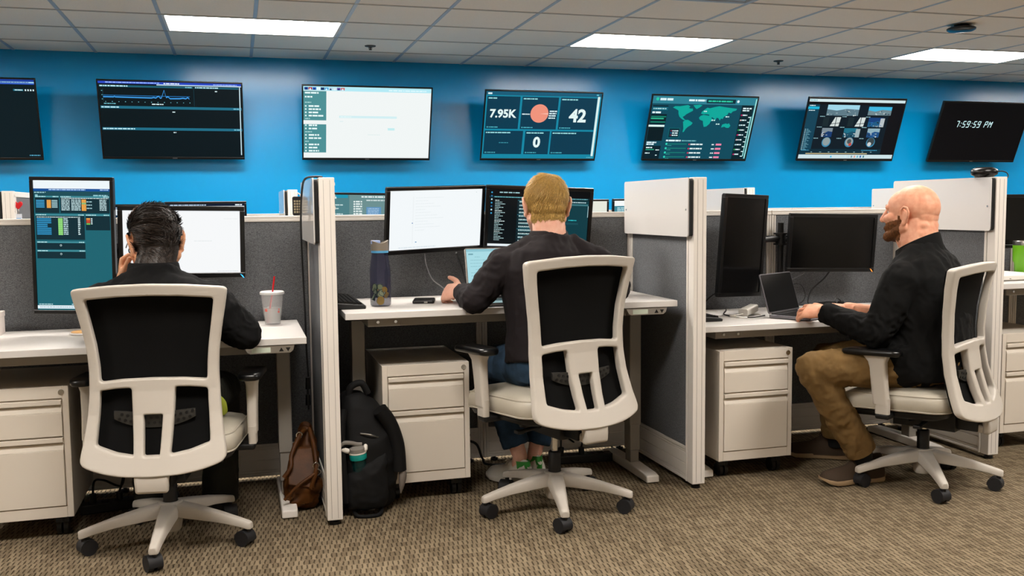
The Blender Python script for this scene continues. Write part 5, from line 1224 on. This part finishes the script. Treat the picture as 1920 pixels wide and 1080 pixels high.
kb = keyboard('black keyboard half hidden by the tall divider, left of the blue water bottle', (.427, 4.06, .815), math.radians(90))
dup(kb, (2.036, 4.06, .694), math.radians(90), 'black keyboard half hidden by the divider, left of the white charger')
# water bottle with fruit
t = thing('water_bottle', 'dark blue see-through water bottle with lemon and cucumber slices in it', 'bottle', (.566, 3.935, .815))
M_navy = mat('navy_clear_plastic', (.012, .013, .05), .08, trans=.0, alpha=.5, coat=.3)
obj('body', MB().lathe([(.001, .003), (.036, 0), (.0425, .006), (.0435, .02), (.0435, .15), (.041, .17), (.0355, .205), (.034, .222)], n=44), M_navy, t, smooth=40)
obj('collar_band', MB().lathe([(.030, .222), (.0355, .222), (.0355, .231), (.030, .231)], n=40), mat('sky_blue_plastic', '#4f9bc9', .4), t, smooth=40)
cp = MB(); R = []
for z, r, sl in ((.231, .0355, 0), (.25, .036, 0), (.262, .0365, .012), (.262, .031, .012), (.25, .028, 0)): R.append([V(r*math.cos(a), r*math.sin(a), z+sl*abs(math.cos(a))**1.5) for a in [2*PI*i/40 for i in range(40)]])
cp.loft(R); ca = obj('cap', cp, mat('taupe_plastic', '#7d7468', .45), t, smooth=40)
obj('spout', MB().loft([[V(x, y, z) for x, y in rrect(-.036, .002, -.016, .016, .006)] for z in (.258, .268, .273)]), mat('periwinkle_plastic', '#8fa3cf', .4), ca, bevel=.002)
M_lemon = mat('lemon', '#c9a21e', .5); M_cuc = mat('cucumber_flesh', '#b9c98f', .5); M_rind = mat('cucumber_rind', '#2c4a1e', .5)
rg = random.Random(11); le, cu, ri = MB(), MB(), MB()
for i in range(16):
    a = -PI/2+rg.uniform(-1.7, 1.7) if i < 11 else rg.uniform(0, 6.28); r = .027 if i < 11 else .012; z = .022+.065*((i*5) % 11)/11; c = V(r*math.cos(a), r*math.sin(a), z); ax_ = (V(math.cos(a), math.sin(a), rg.uniform(-.5, .5))).normalized()
    q = rg.uniform(.012, .0155); p0, p1 = c-ax_*.003, c+ax_*.003
    if i % 3 == 0: le.cyl(p0, p1, q, n=20)
    else: ri.cyl(p0, p1, q, n=20); cu.cyl(p0-ax_*.0006, p1+ax_*.0006, q*.85, n=20)
obj('lemon_slices', le, M_lemon, t)['kind'] = 'stuff'; obj('cucumber_slices', cu, M_cuc, t)['kind'] = 'stuff'; obj('cucumber_rinds', ri, M_rind, t)['kind'] = 'stuff'
t = thing('phone', 'black phone lying on the desk right of the water bottle', 'phone', (.765, 4.02, .815), math.radians(-14))
obj('case', MB().prism(rrect(-.046, .046, -.068, .068, .01), 0, .013, lambda a, b, d: (a, b, d)), M_black, t, bevel=.003)
obj('glass', MB().prism(rrect(-.042, .042, -.064, .064, .008), .0128, .0136, lambda a, b, d: (a, b, d)), M_off, t)
obj('port', MB().box(.004, .018, -.0686, -.0675, .003, .009), M_silver, t)
def laptop(label, loc, rz, W_, D, H_, tilt, draw, shell):
    t = thing('laptop', label, 'laptop', loc, rz, 'open laptops'); w = W_/2
    b = MB().prism(rrect(-w, w, -D, 0, .012), .003, .016, lambda a, c, d: (a, c, d)); ba = obj('base', b, shell, t, bevel=.002)
    f = MB()
    for x in (-w+.03, w-.03):
        for y in (-D+.03, -.03): f.cyl((x, y, 0), (x, y, .0035), .007, n=12)
    obj('rubber_feet', f, M_black, ba)
    k = MB().box(-w+.02, w-.02, -.125, -.018, .0158, .0164); kb_ = obj('key_well', k, M_black, ba); kk = MB()
    for r in range(6):
        for i in range(14):
            x = -w+.023+(W_-.046)*i/14; y = -.122+.0172*r; kk.box(x, x+(W_-.046)/14-.003, y, y+.0145, .0164, .0176)
    obj('keys', kk, M_blackg, kb_); obj('track_pad', MB().box(-.055, .055, -D+.012, -.135, .0158, .0165), M_silver, ba)
    M = Matrix.Translation((0, -.004, .016)) @ Matrix.Rotation(-math.radians(tilt), 4, 'X')
    l = MB().prism(rrect(-w, w, .004, H_, .01), -.001, .005, lambda a, c, d: M @ V(a, d, c)); lo = obj('screen_lid', l, shell, t, bevel=.0015)
    obj('hinge', MB().cyl(M @ V(-w+.03, .0, .002), M @ V(w-.03, 0, .002), .005, n=12), M_black, lo)
    if draw: s = Screen(W_-.014, H_-.022); draw(s); o = s.build(lo, -.0015); o.matrix_local = M @ Matrix.Translation((0, 0, H_/2+.006))
    else: obj('screen', MB().prism(rrect(-w+.005, w-.005, .012, H_-.005, .006), -.0016, -.0008, lambda a, c, d: M @ V(a, d, c)), M_off, lo)
    return t
def d_lap(s):
    s.rect(0, 0, 1, 1, '#a9dbe4', 0); s.rect(0, .0, 1, .06, '#8fc6d2', 1); s.rect(.03, .1, .1, .13, '#6fa3ae', 1)
    for i in range(11): s.words(.12 if i % 4 == 0 else .05, .2+.3*((i*5) % 7)/7, .17+.07*i, .014, '#8fc2cc', 1)
laptop('open laptop with a pale blue page in front of the blond man', (1.1, 3.95, .815), 0, .315, .222, .222, 16, d_lap, M_silver)
laptop('open laptop with a black screen under the hands of the bald man', (2.482, 3.945, .694), math.radians(29), .29, .205, .193, 16.5, None, mat('space_grey_metal', '#77757a', .35, metal=.8))
t = thing('charger_brick', 'white charger block on the desk left of the black laptop', 'charger', (2.325, 4.0, .694), math.radians(25))
M_wp = mat('white_plastic', '#e6e2da', .4)
obj('block', MB().loft([[V(-.045, y, z) for y, z in rrect(-.026, .026, .002, .034, .008)], [V(.04, y, z+.018) for y, z in rrect(-.026, .026, .0, .034, .008)]]), M_wp, t, smooth=50)
obj('plug_end', MB().box(.04, .05, -.015, .015, .024, .046).cyl((.05, -.006, .035), (.062, -.006, .035), .003).cyl((.05, .006, .035), (.062, .006, .035), .003), M_wp, t)
obj('white_cable', MB().tube([(-.045, 0, .012), (-.09, .02, .004), (-.11, -.03, .003), (-.06, -.06, .003), (.02, -.055, .003), (.05, -.02, .004), (.0, .035, .004), (-.07, .05, .003), (-.12, .01, .006), (-.09, -.045, .004), (.0, -.07, .003)], .0026, 8, 8), M_wp, t, smooth=60)
o = obj('laptop_cable', MB().tube([(2.355, 3.905, .704), (2.29, 3.905, .698), (2.23, 3.965, .698), (2.215, 4.03, .7), (2.25, 4.1, .7), (2.31, 4.19, .7), (2.36, 4.285, .7)], .003, 8, 8), M_black, smooth=60); tag(o, 'thin black cable curving round the white charger to the laptop', 'cable')
# cables hanging from the monitors
def cable(label, pts, r=.003, m=None, name='cable', group=None):
    o = obj(name, MB().tube(pts, r, 8, 8), m or M_black, smooth=60); tag(o, label, 'cable', group); return o
M_greyc = mat('grey_cable', '#77767a', .5)
cable('thin grey cable hanging from the white screen down to the blond man\'s hand', [(.79, 4.11, 1.02), (.80, 4.135, .97), (.83, 4.16, .905), (.88, 4.19, .865), (.93, 4.22, .825), (.96, 4.26, .819)], .0025, M_greyc)
cable('black cable hanging between the two screens of the blond man', [(.935, 4.13, 1.02), (.96, 4.2, .99), (.985, 4.225, .94), (1.0, 4.215, .87), (1.005, 4.23, .82), (1.02, 4.28, .819)], .0042)
cable('black cable hanging from the dark wide monitor to the desk', [(2.93, 4.21, .9), (2.91, 4.25, .84), (2.85, 4.27, .78), (2.82, 4.26, .72), (2.83, 4.25, .698)], .0045)
cable('grey video cable slanting under the dark wide monitor', [(2.80, 4.215, .9), (2.77, 4.25, .86), (2.72, 4.29, .82), (2.69, 4.29, .775), (2.71, 4.27, .73), (2.75, 4.26, .70)], .003, M_greyc)
cable('thin black cable loop standing behind the black laptop', [(2.70, 4.27, .698)]+[(2.76+.055*math.sin(a), 4.28+.006*math.cos(3*a), .758-.055*math.cos(a)) for a in [2*PI*i/10 for i in range(11)]]+[(2.84, 4.26, .698)], .0018)
cable('black cable behind the dark upright monitor', [(2.36, 4.1, .86), (2.34, 4.2, .83), (2.27, 4.28, .76), (2.22, 4.29, .699)], .0035)
t = thing('power_adapter', 'black power adapter on the desk behind the bald man\'s hands', 'power adapter', (2.86, 4.16, .694), math.radians(20))
obj('block', MB().box(-.055, .055, -.025, .025, 0, .03), M_black, t, bevel=.006, seg=3)
obj('lead', MB().tube([(.055, 0, .012), (.08, .01, .03), (.105, .015, .042), (.13, .01, .03), (.14, 0, .006), (.17, -.01, .004)], .0035, 8, 6), M_black, t, smooth=60)
obj('plug', MB().cyl((.135, .02, .012), (.165, .02, .012), .012, n=14), M_black, t)
# round speaker on the divider
t = thing('conference_speaker', 'round black speaker on top of the divider behind the bald man', 'speaker', (3.405, 3.72, TOP_Z))
obj('body', MB().lathe([(.001, .0), (.04, .0), (.045, .006), (.056, .012), (.06, .024), (.057, .036), (.045, .043), (.001, .045)], n=40), M_blackg, t, smooth=60)
obj('grille', MB().lathe([(.001, .0448), (.04, .0435), (.036, .047), (.001, .048)], n=40), M_mesh, t, smooth=60)
obj('lead', MB().tube([(.055, -.02, .026), (.075, -.03, .028), (.093, -.04, .02), (.095, -.045, .0), (.06, -.05, -.03), (.045, -.05, -.12), (.04, -.045, -.3)], .0028, 8, 6), M_black, t, smooth=60)
# right edge: tumbler on a flat white slab
t = thing('white_slab', 'flat white slab lying on the desk at the right frame edge', 'white slab', (3.72, 3.93, .83))
obj('shell', MB().prism(rrect(-.15, .16, -.12, .14, .02), .003, .03, lambda a, b, d: (a, b, d)), M_wp, t, bevel=.006, seg=3)
obj('port_marks', MB().box(-.145, -.12, -.1206, -.1195, .016, .02).box(-.06, -.05, -.1206, -.1195, .01, .014), M_grey, t)
obj('foot_strip', MB().box(-.12, .13, -.09, .11, 0, .004), M_rubber, t)
t = thing('tumbler', 'lime green steel tumbler cut by the right frame edge', 'tumbler', (3.94, 4.02, .83))
obj('cup', MB().lathe([(.001, .0), (.036, 0), (.038, .004), (.039, .07), (.046, .085), (.048, .165), (.045, .165), (.044, .1), (.001, .1)], n=40), mat('lime_powder_coat', '#5f9e14', .35), t, smooth=40)
obj('rim', MB().lathe([(.043, .165), (.048, .165), (.0485, .185), (.0465, .188), (.043, .185)], n=40), M_silver, t, smooth=40)
# badge reel and gadget of the rear row
t = thing('badge_reel', 'red heart badge hanging with a white card on the rear divider at the left edge', 'badge', (-1.178, 5.935, 1.262))
ht = [(.0, -.028), (.012, -.016), (.023, -.002), (.024, .01), (.017, .018), (.008, .017), (0, .008), (-.008, .017), (-.017, .018), (-.024, .01), (-.023, -.002), (-.012, -.016)]
obj('heart', MB().prism(ht, -.006, .006, lambda a, b, d: (a, d-.012, b)), M_red, t, bevel=.004, seg=3)
obj('clip', MB().tube([(0, -.01, -.024), (.001, -.012, -.04), (-.003, -.012, -.05)], .003, 8, 4).box(-.02, .0, -.012, -.006, -.004, .008), M_silver, t)
ca = obj('card', MB().box(-.017, .017, -.014, -.012, -.115, -.052), mat('card_white', '#d3dbe6', .4), t, bevel=.0006); obj('photo', MB().box(-.012, .012, -.0146, -.014, -.1, -.075), mat('card_blue', '#5f93c4', .4), ca)
t = thing('handheld_gadget', 'small dark gadget with keys on the partition edge beside the tall divider', 'gadget', (.262, 4.365, SPINE_Z))
obj('case', MB().prism(rrect(-.02, .022, 0, .085, .008), -.008, .008, lambda a, b, d: (a, d, b)), M_black, t, bevel=.002)
k = MB()
for i in range(3):
    for j in range(5): k.box(-.014+.011*i, -.006+.011*i, -.0095, -.0075, .012+.012*j, .02+.012*j)
obj('keys', k, mat('beige_keys', '#a59a7c', .5), t)
obj('stand', MB().tube([(0, .005, .07), (0, .02, .1), (.015, .02, .095), (.02, .01, .08)], .003, 8, 4).box(-.015, .015, .006, .03, 0, .004), M_lam, t)
# cord over the tall divider
o = cable('black cord draped over the tall divider and down beside the brown bag', [(.318, 3.69, TOP_Z+.003), (.29, 3.72, TOP_Z+.006), (.262, 3.8, TOP_Z+.0), (.258, 3.93, 1.30), (.258, 4.05, 1.2), (.262, 4.13, 1.05), (.27, 4.16, .8), (.272, 4.15, .6), (.275, 4.13, .5), (.27, 4.12, .44), (.272, 4.12, .36)], .0042)
obj('plug', MB().cyl((.271, 4.125, .45), (.271, 4.12, .5), .011, .009, 12).cyl((.27, 4.12, .38), (.27, 4.12, .425), .012, .01, 12), M_black, o)
# brown leather bag
M_leather = mat('brown_leather', '#4f2c0b', .55, spec=.3, var=(16, .35), bump=(120, .25, .002))
t = thing('leather_bag', 'slouching brown leather bag on the floor beside the left desk leg', 'bag', (.222, 3.97, 0))
b = MB(); R = []
for z, w, d, dx, dy in ((.012, .05, .1, .0, -.02), (.03, .068, .125, 0, -.02), (.09, .068, .13, .0, -.01), (.16, .06, .115, .002, .01), (.21, .05, .09, .014, .03), (.265, .035, .06, .024, .045), (.315, .016, .028, .032, .05)): R.append([V(dx+w*math.copysign(abs(math.cos(a))**.75, math.cos(a)), dy+d*math.copysign(abs(math.sin(a))**.8, math.sin(a)), z) for a in [2*PI*i/24 for i in range(24)]])
b.loft(R); b.capsule((-.03, -.12, .04), .03, (.05, -.1, .1), .028); b.capsule((.0, -.09, .15), .03, (.04, -.04, .2), .03)
bm_ = fuse('body', b, .005, 3); folds(bm_, .016, 11, 4, (1, 1, .7)); folds(bm_, .006, 24, 9)
bo = link('body', bm_, M_leather, t)
obj('flap', MB().loft([[V(x, y, z) for x, y, z in ((-.035, -.06, .245), (.045, -.07, .245), (.045, -.055, .25), (-.035, -.045, .25))], [V(x, y, z) for x, y, z in ((-.058, -.112, .18), (.05, -.125, .165), (.05, -.11, .165), (-.058, -.098, .18))], [V(x, y, z) for x, y, z in ((-.058, -.145, .12), (.045, -.158, .1), (.045, -.145, .1), (-.058, -.13, .12))]]), M_leather, t, bevel=.006, seg=3, smooth=60)
s = MB(); s.tube([(.03, .02, .3), (.0, -.05, .3), (-.04, -.1, .23), (-.045, -.13, .19), (-.075, -.14, .15)], .009, 8, 6).tube([(.04, .0, .31), (.05, -.08, .26), (.055, -.13, .2), (.05, -.15, .16), (.03, -.15, .1)], .009, 8, 6).tube([(.05, -.15, .16), (-.02, -.165, .12), (-.075, -.16, .065)], .007, 8, 6)
obj('strap', s, M_leather, t, smooth=60)
r = MB()
for c in ((.052, -.145, .19), (.058, -.15, .165), (-.005, -.06, .3)): r.tube([V(*c)+V(.012*math.cos(a), 0, .012*math.sin(a)) for a in [2*PI*i/14 for i in range(15)]], .0025, 6, cap=False)
obj('buckle_ring', r, M_chrome, t, smooth=60)
# backpack with a bottle in the side pocket
M_nyl = mat('black_nylon', '#0c0c0d', .75, spec=.3, bump=(500, .3, .001)); M_nylg = mat('grey_nylon', '#6f665e', .8)
t = thing('backpack', 'black backpack standing on the floor right of the tall divider', 'backpack', (.474, 3.86, 0))
b = MB(); R = []
for z, w, d, dx in ((.01, .095, .11, -.0), (.03, .115, .135, .0), (.15, .125, .15, .006), (.27, .12, .145, .008), (.36, .1, .12, -.005), (.43, .075, .09, -.025), (.475, .035, .05, -.045)): R.append([V(dx+w*math.copysign(abs(math.cos(a))**.7, math.cos(a)), d*math.copysign(abs(math.sin(a))**.75, math.sin(a)), z) for a in [2*PI*i/28 for i in range(28)]])
b.loft(R); bm_ = fuse('body', b, .007, 5); folds(bm_, .008, 10, 3); link('body', bm_, M_nyl, t)
f = MB(); R = []
for z, w, d, dx in ((.03, .07, .03, -.01), (.06, .085, .04, -.01), (.16, .085, .04, -.01), (.2, .08, .03, -.005), (.215, .07, .02, -.0)): R.append([V(dx+w*math.copysign(abs(math.cos(a))**.7, math.cos(a)), -.13+d*math.copysign(abs(math.sin(a))**.75, math.sin(a)), z+.035*math.cos(a)*(z > .1)) for a in [2*PI*i/24 for i in range(24)]])
f.loft(R); fm = fuse('side_pocket', f, .006, 4); folds(fm, .006, 16, 6); link('side_pocket', fm, M_nyl, t)
obj('front_panel', MB().tube([(.05, -.12, .42), (.09, -.11, .36), (.12, -.1, .27), (.127, -.1, .16)], lambda q: .03, 12, 6), M_nyl, t, smooth=60)
obj('grey_trim', MB().tube([(.085, -.118, .36), (.118, -.11, .3), (.135, -.1, .25)], lambda q: .012*math.sin(PI*min(max(q, .05), .95)), 8, 6).tube([(.141, -.1, .19), (.138, -.115, .14), (.128, -.12, .07)], lambda q: .016*math.sin(PI*min(max(q, .05), .95)), 8, 6), M_nylg, t, smooth=60)
obj('carry_handle', MB().tube([(-.065, -.03, .44), (-.055, -.04, .5), (-.01, -.035, .515), (.015, -.03, .47)], .014, 10, 6), M_nyl, t, smooth=60)
obj('zip_pull', MB().tube([(-.03, -.13, .33), (.01, -.145, .325), (.04, -.13, .31)], .003, 6, 4), M_silver, t)
obj('shoulder_strap', MB().tube([(-.09, -.09, .42), (-.105, -.125, .34), (-.105, -.14, .2), (-.09, -.14, .06)], .018, 10, 6), M_nyl, t, smooth=60)
obj('bottom_loop', MB().tube([(-.06, -.12, .02), (-.05, -.17, .008), (.03, -.175, .008), (.05, -.12, .02)], .008, 8, 6), M_nyl, t, smooth=60)
t = thing('sports_bottle', 'teal sports bottle with a grey spout lid in the backpack side pocket', 'bottle', (.446, 3.735, .115), rot=(math.radians(4), math.radians(-6), 0))
M_teal = mat('teal_plastic', '#0b8f88', .3)
obj('body', MB().lathe([(.001, 0), (.028, 0), (.03, .006), (.03, .12), (.001, .121)], n=32), mat('teal_clear_plastic', '#0a2f30', .15, alpha=.9), t, smooth=40)
obj('teal_band', MB().lathe([(.02, .118), (.0345, .118), (.035, .121), (.035, .138), (.034, .142), (.02, .142)], n=32), M_teal, t, smooth=40)
obj('white_ring', MB().lathe([(.02, .142), (.036, .142), (.036, .147), (.02, .147)], n=32), M_wp, t, smooth=40)
l = MB().lathe([(.02, .147), (.034, .147), (.033, .162), (.02, .17), (.001, .171)], n=32); l.tube([(-.028, 0, .152), (-.055, -.004, .162), (-.066, -.006, .178), (-.05, -.006, .193), (-.02, -.004, .186), (.0, 0, .176), (.02, 0, .172)], .0085, 10, 5)
li = obj('lid', l, mat('warm_grey_plastic', '#7f7a74', .4), t, smooth=50); obj('handle_tip', MB().capsule((-.058, -.007, .166), .0105, (-.04, -.007, .158), .0105), M_wp, li, smooth=60); obj('latch', MB().capsule((.03, -.012, .155), .009, (.033, -.006, .165), .008), M_wp, li, smooth=60)
# power strips and leads on the floor
def power_strip(label, loc, rz):
    t = thing('power_strip', label, 'power strip', loc, rz, 'power strips under the desks')
    obj('case', MB().box(-.15, .15, -.03, .03, 0, .04), M_black, t, bevel=.005)
    s = MB()
    for i in range(5): s.box(-.12+.05*i, -.09+.05*i, -.016, .016, .038, .041)
    obj('socket', s, M_rubber, t)
    obj('lead', MB().tube([(.15, 0, .02), (.2, .02, .008), (.24, .08, .006), (.2, .16, .02), (.17, .19, .09)], .005, 8, 6), M_black, t, smooth=60)
    obj('plug', MB().cyl((-.1, 0, .04), (-.1, .0, .075), .014, n=12).cyl((.0, 0, .04), (.0, 0, .07), .014, n=12).tube([(-.1, 0, .075), (-.09, .03, .12), (-.05, .1, .1), (.02, .16, .05), (.04, .2, .1)], .0045, 8, 6).tube([(0, 0, .07), (.02, .04, .13), (.0, .12, .16), (-.05, .2, .2)], .0045, 8, 6), M_black, t, smooth=60)
    return t
ps = power_strip('black power strip on the floor behind the leftmost chair base', (-.5, 4.12, 0), .2)
dup(ps, (1.55, 4.2, 0), -.1, 'black power strip on the floor behind the middle chair base')
cable('bundle of black leads hanging under the middle desk by the drawer cabinet', [(.98, 4.27, .45), (.975, 4.25, .3), (.96, 4.22, .22), (.92, 4.2, .2), (.9, 4.2, .175), (.93, 4.2, .15), (1.0, 4.2, .17), (.96, 4.19, .2), (.91, 4.2, .185), (.95, 4.2, .16), (1.03, 4.2, .13), (1.06, 4.2, .06), (1.1, 4.22, .02), (1.3, 4.24, .01)], .006)
cable('black lead looping down the raceway behind the khaki knee', [(2.5, 4.315, .32), (2.54, 4.31, .2), (2.56, 4.30, .12), (2.62, 4.28, .04), (2.72, 4.24, .01)], .006)
cable('thinner black lead kinked beside the khaki knee', [(2.58, 4.31, .14), (2.55, 4.31, .13), (2.53, 4.30, .09), (2.51, 4.30, .085), (2.49, 4.29, .06), (2.485, 4.27, .01)], .004)
